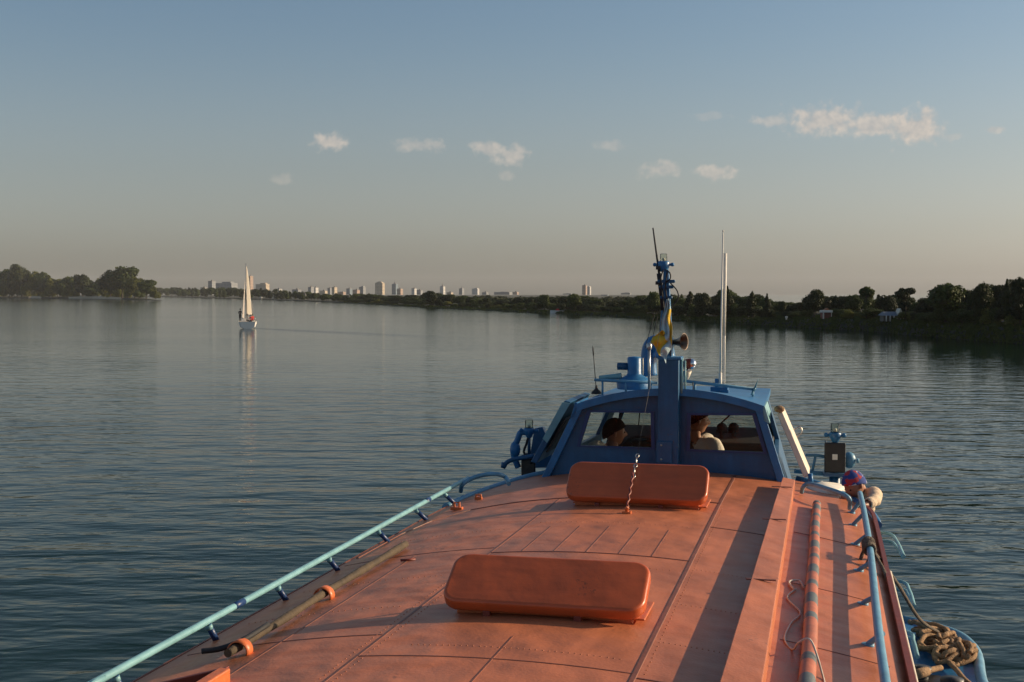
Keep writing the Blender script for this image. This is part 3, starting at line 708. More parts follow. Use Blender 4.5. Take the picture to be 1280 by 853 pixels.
BLD = [  # x0, x1, ytop, colour, top shape, label
    (262, 268.5, 352, 'grey', 'flat', 'narrow grey block at the left end of the long pale block'),
    (268.5, 297, 352.5, 'grey', 'step', 'long pale apartment block on the skyline left of the sailing boat'),
    (311.5, 315.5, 345.5, 'pink', 'flat', 'slim tower seen right beside the sail'),
    (320, 337, 354, 'cream', 'step', 'sunlit cream block just right of the sailing boat'),
    (386.5, 391.5, 359.5, 'grey', 'flat', 'left one of the twin grey towers near the middle left skyline'),
    (392.5, 397, 359.8, 'white', 'flat', 'paler right one of the twin towers near the middle left skyline'),
    (400, 409, 364, 'cream', 'flat', 'low cream block right of the twin towers'),
    (410.5, 415, 360.5, 'grey', 'flat', 'grey slab tower between two low cream blocks'),
    (416, 420.5, 359.6, 'cream', 'flat', 'cream tower touching the grey slab tower'),
    (422, 432, 364.8, 'pink', 'step', 'low pinkish block in front of the skyline towers'),
    (434, 439.5, 361.2, 'blue', 'flat', 'small bluish tower left of the big round topped tower'),
    (442, 449, 363, 'pink', 'flat', 'low pink block beside the small bluish tower'),
    (450, 456.5, 357.8, 'grey', 'step', 'grey stepped tower left of the big round topped tower'),
    (469, 481, 352.2, 'cream', 'round', 'widest round topped tower of the skyline with one sunlit side'),
    (490.5, 497, 353.8, 'blue', 'spire', 'dark blue tower with a thin spire'),
    (497.2, 503, 361.5, 'pink', 'flat', 'low pink block at the foot of the dark blue tower'),
    (515.5, 520, 361, 'white', 'flat', 'small white tower right of the dark blue tower'),
    (521, 528, 363.2, 'grey', 'flat', 'low grey block beside the small white tower'),
    (550.5, 556, 357, 'white', 'spire', 'white tower with a needle above the middle tree line'),
    (559, 566, 366, 'cream', 'flat', 'low cream block right of the needle tower'),
    (574.5, 579.5, 360, 'grey', 'spire', 'grey pointed tower in the middle of the skyline'),
    (590, 599, 360.2, 'white', 'step', 'white stepped tower right of the grey pointed tower'),
    (603, 610, 366, 'grey', 'flat', 'low grey block between the stepped tower and the long block'),
    (617, 641, 365, 'grey', 'step', 'long grey apartment block showing above the trees in the middle'),
    (641.2, 648, 365.5, 'pink', 'flat', 'sun coloured pink end block of the long grey apartment block'),  # right end of the grey block; sunlight put into its facade colour
    (703, 716, 367, 'grey', 'step', 'flat grey block behind trees left of the slim white tower block'),
    (728, 733.5, 357.3, 'pink', 'flat', 'shade coloured half of the slim tower block above the trees'),  # one tower in two facade colours, shade put into this darker one
    (733.6, 738.5, 357.8, 'white', 'round', 'sun coloured white half of the slim tower block above the trees'),  # same tower, its sunlit side put into the white facade
    (751, 761, 372.5, 'blue', 'flat', 'faint bluish block low on the skyline right of the slim tower block'),
    (775.5, 789.5, 366, 'grey', 'step', 'broad grey tower on the skyline left of the wheelhouse mast'),
    (838, 846, 372, 'grey', 'flat', 'grey block half hidden behind the mast'),
    (252, 259, 360, 'white', 'flat', 'little white block at the left end of the skyline'),
    (345, 352, 361.5, 'white', 'flat', 'little white block right of the sunlit cream block'),
    (366, 376, 362.5, 'grey', 'flat', 'low grey slab left of the twin grey towers'),
]
for i, (x0, x1, yt, colr, shape, lab) in enumerate(BLD):
    D = 2300+(i*137) % 500
    xc = (x0+x1)/2; X, Y = far_xy(xc, D); Wd = (x1-x0)/FPX*D; dep = max(14., Wd*.6); zt = far_z(yt, D)
    o = thing('apartment_block' if Wd > 16 else 'tower_block', lab, 'building', (X, Y, 2.5), None, False)
    o.rotation_euler.z = R(-14)     # blocks stand askew so their right flanks catch the sun
    Wd *= .82
    b = Vector((X, Y, 2.5)); H = zt-2.5
    def bx(mb, x_, y_, z_, w_, d_, h_): mb.box((X+x_, Y+y_, 2.5+z_+h_/2), (w_, d_, h_))
    mw = MB(); bx(mw, 0, 0, 0, Wd, dep, H*(1 if shape in ('flat',) else .9)); 
    if shape == 'step': bx(mw, Wd*.12, 0, H*.9, Wd*.5, dep*.6, H*.1)
    if shape == 'round': bx(mw, 0, 0, H*.9, Wd*.72, dep*.7, H*.06); bx(mw, 0, 0, H*.96, Wd*.42, dep*.5, H*.04)
    mw.build('wall', FW[colr], o, bevel=0)
    mr = MB(); bx(mr, 0, 0, H*(1 if shape == 'flat' else .9)+.01, Wd*1.03 if shape == 'flat' else Wd*.2, dep*1.03 if shape == 'flat' else dep*.2, .7)
    if shape == 'flat': bx(mr, Wd*.1, 0, H+.7, Wd*.25, dep*.3, 2.)
    mr.build('roof', M['roofing'], o)
    if shape == 'spire':
        ms = MB(); zz = 2.5+H*.9
        ms.lathe([(Wd*.42, 0), (Wd*.3, H*.07), (.5, H*.16), (.25, H*.34), (0, H*.36)], (X, Y, zz), seg=8); ms.build('spire', M['roofing'], o)

# ------------------------------------------------------------------ right bank buildings, post, motor boat
def W3(x, y, D): X, Y = far_xy(x, D); return Vector((X, Y, far_z(y, D)))
def small_house(x, y, w, colr, lab):
    D = shoreD(interp(SHORE, x))*1.05; b = W3(x, y, D); s_ = w/FPX*D; z0 = .8; h = far_z(y-2.2, D)-z0
    o = thing('small_house', lab, 'house', (b.x, b.y, z0), None, False)
    m = MB(); m.box((b.x, b.y, z0+h/2), (s_, s_*.8, h)); m.build('wall', M[colr], o)
    m = MB(); m.prism([(b.x-s_*.55, b.y-s_*.45, z0+h), (b.x+s_*.55, b.y-s_*.45, z0+h), (b.x, b.y-s_*.45, z0+h*1.5)], (0, s_*.9, 0)); m.build('roof', M['roofing'], o)
small_house(341.5, 370.2, 4.5, 'cream', 'cream little house among the shore trees just right of the sailing boat')
small_house(326, 369.3, 3.2, 'white', 'tiny white house close to the sailing boat on the far shore')
small_house(381, 371.0, 3.2, 'white', 'tiny white house on the shore below the twin grey towers')
small_house(436, 373.5, 3, 'white', 'tiny white house on the shore below the small bluish tower')
def pavilion():
    D = shoreD(interp(SHORE, 1034))+4.5; b = W3(1034, 402, D); s = D/FPX; z0 = 1.35
    o = thing('pavilion', 'small red pavilion with a pale flat roof under the trees of the right bank', 'pavilion', (b.x, b.y, z0), None, False)
    w = 12*s; top = far_z(388, D)-z0
    m = MB(); m.box((b.x, b.y+.6, z0+top*.36), (w, 1.2, top*.72)); m.build('wall', paint('pavilion_red', (.20, .06, .035), .8), o)
    m = MB(); m.box((b.x-.05, b.y+.5, z0+top*.86), (w*1.08, 1.6, top*.26)); m.build('roof', M['white'], o, bevel=.03)
    m = MB(); m.prism([(b.x-w*.3, b.y+.1, z0+top), (b.x+w*.35, b.y+.1, z0+top), (b.x, b.y+.1, z0+top*1.25)], (0, 1., 0)); m.build('gable', paint('gable_orange', (.30, .13, .06), .8), o)
    for k in (-.45, -.38, .42):
        m = MB(); m.box((b.x+k*w, b.y-.12, z0+top*.36), (.09, .09, top*.72)); m.build('post', M['cream'], o)
pavilion()
def house():
    D = shoreD(interp(SHORE, 1118))+5; b = W3(1118, 405, D); s = D/FPX; z0 = 1.4; top = far_z(390, D)-z0; w = 24*s
    o = thing('pillared_house', 'low house with a slate blue roof and pale pillars on the right bank', 'house', (b.x, b.y, z0), None, False)
    m = MB(); m.box((b.x, b.y+1.6, z0+top*.3), (w*.95, 1.6, top*.6)); m.build('wall', paint('house_wall', (.14, .12, .10), .8), o)
    m = MB(); m.prism([(b.x-w*.55, b.y-.3, z0+top*.6), (b.x-w*.45, b.y+1.2, z0+top), (b.x-w*.45, b.y+1.5, z0+top), (b.x-w*.55, b.y+2.8, z0+top*.6)], (w*.8, 0, 0)); m.build('roof', paint('slate_roof', (.12, .15, .19), .6), o)
    m = MB(); x1 = b.x+w*.3
    m.prism([(x1-.5*w*.32, b.y-.2, z0+top*.62), (x1+.5*w*.32, b.y-.2, z0+top*.62), (x1, b.y-.2, z0+top*1.35)], (0, 1.6, 0)); m.build('gable', M['cream'], o)
    for k in (-.45, -.25, -.05, .12, .3, .45):
        m = MB(); m.tube([(b.x+k*w, b.y-.25, z0), (b.x+k*w, b.y-.25, z0+top*.6)], .07, 8); m.build('pillar', M['white'], o)
house()
D = shoreD(interp(SHORE, 983))+2.5; p = W3(983, 400, D)
m = MB(); m.tube([(p.x, p.y, .9), (p.x, p.y, far_z(397, D))], .1, 8); m.lathe([(.16, 0), (.2, .05), (.2, .3), (0, .36)], (p.x, p.y, far_z(398.2, D)))
tag(m.build('marker_post', M['white'], None, (p.x, p.y, .9)), 'short white marker post on the bank between the aerials and the pavilion', 'post')
def motorboat():
    D = shoreD(391.8); X, Y = far_xy(697, D)
    o = thing('motorboat', 'tiny white motorboat speeding past below the far trees', 'motorboat', (X, Y, 0), None, False)
    prof = lambda t: .75*math.sin(math.pi*min(1, .25+.75*t))**.6 if t > .55 else .75
    m = MB(); vs = []; n = 12
    for i in range(n+1):
        t = i/n; hw = .75*(1-max(0, (t-.5)/.5)**2*.97); xx = X+1.9-t*3.8
        vs += [(xx, Y-hw, .62+.15*t), (xx, Y-hw*.7, -.15), (xx, Y+hw*.7, -.15), (xx, Y+hw, .62+.15*t)]
    fs = [(i*4+j, (i+1)*4+j, (i+1)*4+(j+1) % 4, i*4+(j+1) % 4) for i in range(n) for j in range(4)]+[(0, 1, 2, 3)]
    m.add(vs, fs); m.build('hull', M['boatwhite'], o)
    m = MB(); m.hexa([(X-.6, Y-.5, .7), (X+.5, Y-.5, .7), (X+.5, Y+.5, .7), (X-.6, Y+.5, .7)], [(X-.2, Y-.4, 1.15), (X+.3, Y-.4, 1.15), (X+.3, Y+.4, 1.15), (X-.2, Y+.4, 1.15)]); m.build('windscreen', M['red_cloth'], o)
    m = MB(); m.box((X+2., Y, .5), (.3, .35, .7)); m.build('outboard_motor', M['black'], o, bevel=.03)
    m = MB()
    for k in range(50):
        a = rnd.uniform(0, 6.); m.ball((X+1.5+a*.8, Y+rnd.uniform(-.3, .3)*(1+a*.4), .02), rnd.uniform(.08, .2), 6, 0, (1.6, 1, .4))
    tag(m.build('wash_foam', paint('foam', (.7, .7, .7), .9), None, (X, Y, 0)), 'white wash behind the tiny motorboat', 'foam', kind='stuff')
motorboat()

# ------------------------------------------------------------------ people
def skin_obj(name, chain, mat, parent, base, sub=2, roots=(0,)):
    """chain: list of polylines [((x,y,z),r),...]; equal points are shared joints"""
    idx = {}; vs = []; rs = []; es = []
    def vid(p, r):
        k = tuple(round(c, 4) for c in p)
        if k not in idx: idx[k] = len(vs); vs.append(p); rs.append(r)
        return idx[k]
    for line in chain:
        ids = [vid(p, r) for p, r in line]
        es += [(a, b) for a, b in zip(ids, ids[1:]) if a != b]
    me = bpy.data.meshes.new(name); b = Vector(base)
    me.from_pydata([tuple(Vector(p)-b) for p in vs], es, [])
    me.materials.append(mat)
    o = bpy.data.objects.new(name, me); COL.objects.link(o); o.parent = parent
    bm = bmesh.new(); bm.from_mesh(me); sk = bm.verts.layers.skin.verify(); bm.verts.ensure_lookup_table()
    for i, v in enumerate(bm.verts):
        q = v[sk]; q.radius = (rs[i], rs[i]) if not isinstance(rs[i], tuple) else rs[i]
        q.use_root = (i in roots)
    bm.to_mesh(me); bm.free()
    s = o.modifiers.new('skin', 'SKIN'); s.use_smooth_shade = True; s.branch_smoothing = .6
    d = o.modifiers.new('sub', 'SUBSURF'); d.levels = sub; d.render_levels = sub
    BASE[o.name] = tuple(base)
    return o
def head_verts(c, fwd, up, k=1.):
    """human head, ~.23 m tall, as a sculpted ball; returns MB plus frame"""
    f = Vector(fwd).normalized(); u = Vector(up); u = (u-f*u.dot(f)).normalized(); r = f.cross(u)
    c = Vector(c); mb = MB(); seg, m = 24, 18; vs = []; fs = []
    for i in range(m+1):
        a = math.pi*i/m
        for j in range(seg):
            b = 2*math.pi*j/seg
            x, y, z = math.sin(a)*math.sin(b), math.sin(a)*math.cos(b), math.cos(a)     # x side, y forward, z up
            px, py, pz = x*.074, y*.095, z*.118
            if z < -.1: px *= 1-.28*(-z-.1); py *= (1-.10*(-z)) if y > 0 else 1-.38*(-z)          # jaw narrows, nape goes in
            if y > .3 and z < .1: py += .006
            nose = math.exp(-((x/.16)**2))*max(0, y)*math.exp(-(((z+.12)/.17)**2)); py += .030*nose
            eye = math.exp(-(((abs(x)-.42)/.16)**2))*max(0, y)*math.exp(-(((z-.06)/.10)**2)); py -= .010*eye
            chin = math.exp(-((x/.3)**2))*max(0, y+.2)*math.exp(-(((z+.85)/.16)**2)); py += .016*chin
            brow = max(0, y)*math.exp(-(((z-.22)/.08)**2)); py += .005*brow
            vs.append(c+(r*px+f*py+u*pz)*k)
    for i in range(m):
        for j in range(seg): fs.append((i*seg+j, (i+1)*seg+j, (i+1)*seg+(j+1) % seg, i*seg+(j+1) % seg))
    mb.add(vs, fs, 0, True)
    for s_ in (-1, 1):
        e = c+(r*(s_*.076)+f*(-.008)+u*(-.005))*k
        mb.ball(e, .030*k, 10, 0, (.45, .8, 1.))
    return mb, (c, f, u, r, k)
def face_parts(fr, parent, base, hairmat, style='short', cover=None):
    c, f, u, r, k = fr
    m = MB()
    for s_ in (-1, 1): m.ball(c+(r*(s_*.031)+f*.082+u*.008)*k, .010*k, 8)
    m.build('eyes', M['eye'], parent, base)
    m = MB(); m.tube([c+(r*(-.020)+f*.075+u*(-.060))*k, c+(f*.083+u*(-.059))*k, c+(r*.020+f*.075+u*(-.060))*k], .005*k, 6); m.build('mouth', M['lip'], parent, base)
    # hair cap: upper and rear half of a slightly larger skull
    m = MB(); seg, n = 24, 12; vs = []; fs = []
    for i in range(n+1):
        for j in range(seg):
            b = 2*math.pi*j/seg; y = math.cos(b)
            amax = 1.10+.95*max(0, -y)+.34*(1-abs(y)) if style == 'short' else 1.15+.75*max(0, -y)
            a = amax*i/n
            w = 1+.035*math.sin(b*9+i*2.1)*(i/n) if cover is None else 1
            vs.append(c+(r*math.sin(a)*math.sin(b)*.082*w+f*(math.sin(a)*y*.103*w)+u*(math.cos(a)*.127*w))*k)
    for i in range(n):
        for j in range(seg): fs.append((i*seg+j, (i+1)*seg+j, (i+1)*seg+(j+1) % seg, i*seg+(j+1) % seg))
    m.add(vs, fs, 0, True)
    # inner return so the cap has thickness
    o = m.build('hair' if cover is None else 'headscarf', hairmat if cover is None else cover, parent, base)
    sd_ = o.modifiers.new('solid', 'SOLIDIFY'); sd_.thickness = .012*k; sd_.offset = 1
    return o
def hand_chains(wrist, d, side, curl=.5, k=1.):
    """palm and five fingers for a skin chain; d: direction of the fingers, side: thumb side"""
    w = Vector(wrist); d = Vector(d).normalized(); t = Vector(side); t = (t-d*t.dot(d)).normalized(); n = d.cross(t)
    palm = w+d*.045*k; out = [[(tuple(w), .026*k), (tuple(palm), .030*k)]]
    for i, (off, ln) in enumerate(((.028, .066), (.010, .076), (-.009, .070), (-.027, .054))):
        a = palm+t*off*k+d*.035*k; b = a+(d*math.cos(curl)+n*math.sin(curl))*ln*.5*k; e = b+(d*math.cos(curl*2)+n*math.sin(curl*2))*ln*.5*k
        out.append([(tuple(palm), .030*k), (tuple(a), .010*k), (tuple(b), .0088*k), (tuple(e), .0075*k)])
    a = w+t*.032*k+d*.03*k; b = a+(d*.7+t*.7)*.03*k; e = b+(d*.9+n*.3)*.028*k
    out.append([(tuple(w), .026*k), (tuple(a), .011*k), (tuple(b), .010*k), (tuple(e), .008*k)])
    return out
def person(label, J, head_f, head_up, mats, group=None, headgear=None, base=None, k=1., hands=True, boat=True, hair='hair'):
    """J joints in the frame of the place: pelvis, chest, neck, head, and for L/R: sh, el, wr, hip, kn, an, toe"""
    base = base or J['pelvis']
    o = thing('person', label, 'person', base, group, boat)
    V = lambda q: Vector(J[q])
    body = [[(J['pelvis'], .115*k), (tuple(V('pelvis').lerp(V('chest'), .5)), .112*k), (J['chest'], .122*k), (tuple(V('chest').lerp(V('neck'), .42)), .088*k), (tuple(V('chest').lerp(V('neck'), .80)), .056*k), (J['neck'], .052*k), (tuple(V('neck').lerp(V('head'), .6)), .056*k)]]
    for s in 'LR':
        body.append([(tuple(V('chest').lerp(V('neck'), .42)), .088*k), (tuple((V('chest').lerp(V('neck'), .42)).lerp(V('sh'+s), .62)), .066*k), (J['sh'+s], .058*k), (tuple(V('sh'+s).lerp(V('el'+s), .5)), .047*k), (J['el'+s], .039*k), (tuple(V('el'+s).lerp(V('wr'+s), .4)), .038*k), (J['wr'+s], .026*k)])
        if hands:
            d = (V('wr'+s)-V('el'+s)).normalized(); side = V('hs'+s) if 'hs'+s in J else Vector((0, 0, 1))
            body += hand_chains(J['wr'+s], J.get('hd'+s, tuple(d)), side, .45, k)
        body.append([(J['pelvis'], .115*k), (J['hip'+s], .088*k), (tuple(V('hip'+s).lerp(V('kn'+s), .5)), .074*k), (J['kn'+s], .055*k), (tuple(V('kn'+s).lerp(V('an'+s), .35)), .054*k), (J['an'+s], .036*k), (J['toe'+s], .032*k)])
    bo = skin_obj('body', body, M['skin'], o, base)
    hm, fr = head_verts(J['head'], head_f, head_up, k)
    hd = hm.build('head', M['skin'], o, base)
    face_parts(fr, o, base, M[hair], 'short', M[headgear] if headgear else None)
    sh, tr = mats
    # bake the body, then cut shirt and trousers from its surface a little way out
    dg = bpy.context.evaluated_depsgraph_get(); dg.update(); me = bpy.data.meshes.new_from_object(bo.evaluated_get(dg))
    bo.modifiers.clear(); bo.data = me; me.name = 'body'
    for p_ in me.polygons: p_.use_smooth = True
    me.materials.clear(); me.materials.append(M['skin'])
    B0 = Vector(base); segs = []
    def sg(a, b, part): segs.append((Vector(a)-B0, Vector(b)-B0, part))
    nb = V('chest').lerp(V('neck'), .62)
    sg(J['pelvis'], V('pelvis').lerp(V('chest'), .12), 'T'); sg(V('pelvis').lerp(V('chest'), .12), J['chest'], 'S'); sg(J['chest'], nb, 'S'); sg(V('chest').lerp(V('neck'), .80), J['head'], 'B')
    for s in 'LR':
        fw = V('el'+s).lerp(V('wr'+s), .74)
        sg(J['chest'], J['sh'+s], 'S'); sg(nb, J['sh'+s], 'S'); sg(J['sh'+s], J['el'+s], 'S'); sg(J['el'+s], fw, 'S'); sg(fw.lerp(V('wr'+s), .25), V('wr'+s)+(V('wr'+s)-V('el'+s))*.6, 'B')
        sh_ = V('kn'+s).lerp(V('an'+s), .85)
        sg(J['pelvis'], J['hip'+s], 'T'); sg(J['hip'+s], J['kn'+s], 'T'); sg(J['kn'+s], sh_, 'T'); sg(V('kn'+s).lerp(V('an'+s), .95), J['toe'+s], 'B')
    def near(c):
        best = 9e9; w = 'B'
        for a, b, part in segs:
            d = b-a; t = max(0, min(1, (c-a).dot(d)/max(1e-9, d.length_squared))); q_ = (a+d*t-c).length
            if q_ < best: best = q_; w = part
        return w
    part = [near(p_.center) for p_ in me.polygons]
    for code, nm, mt, gap in (('S', 'shirt', sh, .017*k), ('T', 'trousers', tr, .015*k)):
        keep = [p_ for p_, w in zip(me.polygons, part) if w == code]; ids = {}; mc = MB()
        for p_ in keep:
            for vi in p_.vertices:
                if vi not in ids:
                    ids[vi] = len(mc.v); v_ = me.vertices[vi]; fold = 1+.35*math.sin(v_.co.z*60+v_.co.x*35)*math.sin(v_.co.y*45)
                    mc.v.append(tuple(v_.co+v_.normal*gap*fold+B0))
            mc.f.append(tuple(ids[vi] for vi in p_.vertices)); mc.mi.append(0); mc.sm.append(True)
        if mc.f:
            ob = mc.build(nm, M[mt], o, base); sd_ = ob.modifiers.new('solid', 'SOLIDIFY'); sd_.thickness = .010*k; sd_.offset = -1
    for s in 'LR':
        a, t = V('an'+s), V('toe'+s); m = MB(); d = (t-a)
        m.tube([tuple(a-d*.35-Vector((0, 0, .02*k))), tuple(a+d*.2-Vector((0, 0, .01*k))), tuple(t+Vector((0, 0, -.005))), tuple(t+d*.25-Vector((0, 0, .01*k)))], [.036*k, .047*k, .042*k, .022*k], 10)
        m.build('shoe', M['black'], o, base)
    return o

# ------------------------------------------------------------------ the river boat
VC = -1.26                                     # centreline in the boat frame
def deck_z(v, u): return 3.512-.205*((v-VC)/1.66)**2
def hw(u):                                     # half width of the cabin roof
    if u < 9.9: return 1.655
    t = min(1, (u-9.9)/1.25); return 1.655-.50*(1-math.sqrt(max(0, 1-t*t)))
boat = thing('passenger_boat', 'blue river passenger boat with a long orange cabin roof and blue wheelhouse', 'boat', (VC, 5., 0.))

# hull and lower works
def hull_half(u):
    if u < 12: return 1.95
    t = (u-12)/6.5; return 1.95*math.sqrt(max(0, 1-t**2.2))
us = [-6+.6*i for i in range(41)]
m = MB(); vs = []
for u in us:
    h = max(.01, hull_half(min(u, 18.49))); s_ = 1.95+max(0, u-9)*.05
    vs += [(VC-h, u, s_), (VC-h*.98, u, .9), (VC-h*.72, u, -.5), (VC, u, -.9), (VC+h*.72, u, -.5), (VC+h*.98, u, .9), (VC+h, u, s_)]
fs = [(i*7+j, i*7+j+1, (i+1)*7+j+1, (i+1)*7+j) for i in range(len(us)-1) for j in range(6)]+[tuple(range(7))]
m.add(vs, fs, 0, False); m.build('hull', M['hull'], boat)
m = MB(); vs = []
for u in us:
    h = max(.008, hull_half(min(u, 18.49))-.02); s_ = 1.93+max(0, u-9)*.05
    vs += [(VC-h, u, s_), (VC-min(h, 1.30) if 10.9 < u < 13.4 else VC-h*.5, u, s_), (VC+min(h, 1.30) if 10.9 < u < 13.4 else VC+h*.5, u, s_), (VC+h, u, s_)]
fs = []
for i in range(len(us)-1):
    for j in range(3):
        if j == 1 and 10.8 < us[i] < 13.2: continue
        fs.append((i*4+j, i*4+j+1, (i+1)*4+j+1, (i+1)*4+j))
m.add(vs, fs); m.build('side_deck', M['sblue'], boat)
m = MB(); hwc = 1.56
for s_ in (-1, 1): m.box((VC+s_*hwc, 2.6, 2.62), (.05, 16.6, 1.36))
m.box((VC, 10.93, 2.62), (2*hwc-.05, .05, 1.36)); m.box((VC, -5.7, 2.62), (2*hwc-.05, .05, 1.36))
m.build('cabin_wall', M['hull'], boat)
for s_ in (-1, 1):
    for k in range(6):
        m = MB(); u0 = 9.6-k*2.; m.box((VC+s_*(hwc+.03), u0, 2.72), (.02, 1.2, .55)); w_ = m.build('cabin_window', M['white'], boat, bevel=.01)
        m = MB(); m.box((VC+s_*(hwc+.045), u0, 2.72), (.012, 1.08, .43)); m.build('pane', M['black'], w_)
# cabin roof with camber
m = MB(); nu, nv = 84, 26; vs = []
ul = [-4.+(11.15+4.)*(1-(1-i/nu)**1.35) for i in range(nu+1)]
for u in ul:
    h = hw(u)
    for j in range(nv+1):
        v = VC+h*(2*j/nv-1); vs.append((v, u, deck_z(v, u)-.02*max(0, (u-9.2))*.8))
def roof_z(v, u): return deck_z(v, u)-.016*max(0, u-9.2)
fs = [(i*(nv+1)+j, i*(nv+1)+j+1, (i+1)*(nv+1)+j+1, (i+1)*(nv+1)+j) for i in range(nu) for j in range(nv)]
m.add(vs, fs, 0, True); roof = m.build('cabin_roof', M['deck'], boat)
sd_ = roof.modifiers.new('solid', 'SOLIDIFY'); sd_.thickness = .05; sd_.offset = -1
# plate seams and rivets lie on the roof sheet
def seam(pts, w=.022, h=.004, n=30):
    mb = MB(); P = []
    for (a, b) in zip(pts, pts[1:]):
        for k in range(n): P.append((a[0]+(b[0]-a[0])*k/n, a[1]+(b[1]-a[1])*k/n))
    P.append(pts[-1])
    vs = []
    for i, p in enumerate(P):
        q = Vector(P[min(i+1, len(P)-1)])-Vector(P[max(i-1, 0)]); q.normalize(); s_ = Vector((-q.y, q.x))*w/2
        for sg, hh in ((1, -.004), (.7, h), (-.7, h), (-1, -.004)):
            v, u = p[0]+s_.x*sg, p[1]+s_.y*sg; vs.append((v, u, roof_z(v, u)+hh))
    fs = [(i*4+j, i*4+j+1, (i+1)*4+j+1, (i+1)*4+j) for i in range(len(P)-1) for j in range(3)]
    return mb, vs, fs
ms = MB()
arc = [(VC-1.60, 7.6), (VC-1.585, 8.4), (VC-1.50, 8.85), (VC-1.28, 9.12), (VC-.95, 9.22), (VC-.63, 9.25), (VC+.55, 9.25)]
SE = [([(-1.885, 0), (-1.885, 9.2)], .016, .0018), ([(-.715, 0), (-.715, 10.9)], .026, .004), ([(-1.88, 7.2), (-.715, 7.2)], .015, .003), (arc, .022, .005),
      ([(-.70, 4.95), (-.37, 4.95)], .014, .003), ([(-.70, 8.3), (-.35, 8.3)], .012, .003), ([(-2.85, 5.35), (-1.9, 5.35)], .012, .002), ([(-2.85, 7.35), (-1.9, 7.35)], .010, .002),
      ([(-.18, 5.9), (.3, 5.9)], .010, .002), ([(-.18, 8.6), (.3, 8.6)], .010, .003), ([(-.18, 7.1), (.3, 7.1)], .010, .002), ([(-1.88, 5.0), (-.72, 5.0)], .010, .002), ([(-2.38, 4.0), (-2.38, 7.3)], .010, .002), ([(-1.3, 4.2), (-1.3, 5.35)], .009, .002)]
SE += [([(-1.70+.19*k, 7.22), (-1.70+.19*k, 8.05)], .008, .002) for k in range(5)]
for pts, w, h in SE:
    _, vs, fs = seam(pts, w, h); ms.add(vs, fs, 0, False)
ms.build('plate_seam', M['deckseam'], roof)
mrv = MB()
def rivets(p, q, n):
    for k in range(n):
        v = p[0]+(q[0]-p[0])*k/(n-1)+rnd.uniform(-.002, .002); u = p[1]+(q[1]-p[1])*k/(n-1); mrv.ball((v, u, roof_z(v, u)), .0042, 6, 0, (1, 1, .7))
for a, b, n in (((-1.92, 4.3), (-1.92, 7.1), 60), ((-1.85, 4.3), (-1.85, 7.1), 60), ((-.68, 4.3), (-.68, 9), 80), ((-1.7, 5.17), (-.8, 5.17), 34), ((-.66, 5.5), (-.4, 5.5), 12), ((-.66, 6.2), (-.4, 6.2), 12),
                ((-.66, 7.0), (-.4, 7.0), 12), ((-2.8, 5.9), (-2.0, 5.9), 26), ((-2.8, 6.6), (-2.0, 6.6), 26), ((-1.8, 6.9), (-.8, 6.9), 30), ((-2.7, 8.), (-2., 8.), 24), ((-1.8, 8.2), (-.8, 8.2), 30)):
    rivets(a, b, n)
mrv.build('rivet', M['deck'], roof)['kind'] = 'stuff'
# edge lips
for s_, mt in ((-1, 'deckseam'), (1, 'edge')):
    pts = [(VC+s_*(hw(u)-.012), u, roof_z(VC+s_*(hw(u)-.012), u)) for u in ul if u < 10.6]
    m = MB(); vs = []; wI = .004 if s_ < 0 else .012
    for v, u, z in pts:
        a = v-s_*wI; b = v+s_*(.006 if s_ < 0 else .014)
        top = .004 if s_ < 0 else .030
        vs += [(a-s_*.004, u, z-.02), (a, u, z+top), (b, u, z+top), (b, u, z-.10)]
    m.add(vs, [(i*4+j, i*4+j+1, (i+1)*4+j+1, (i+1)*4+j) for i in range(len(pts)-1) for j in range(3)]); m.build('roof_edge', M[mt], boat)
m = MB(); pts = [(VC+hw(u)+.02, u, roof_z(VC+hw(u), u)-.03) for u in ul if u < 8.3]; m.tube(pts, .007, 6); m.build('edge_wire', M['cream'], boat)
# cable duct along the right of the roof
m = MB(); z_ = lambda v, u: roof_z(v, u)
sec = []
for u in [-3.5+.5*i for i in range(29)]:
    a = -.375+.010*max(0, u-4); b = -.215
    sec += [(a, u, z_(a, u)-.01), (a, u, z_(a, u)+.095), (b, u, z_(b, u)+.092), (b, u, z_(b, u)-.01)]
m.add(sec, [(i*4+j, i*4+j+1, (i+1)*4+j+1, (i+1)*4+j) for i in range(28) for j in range(3)]+[(0, 1, 2, 3), (112, 115, 114, 113)]); m.build('cable_duct', M['deck'], boat, bevel=.004)
for u in (6.6, 8.4, 9.9):
    m = MB(); m.box((-.30, u, z_(-.3, u)+.097), (.15, .014, .006)); m.build('duct_strap', M['deckseam'], boat)

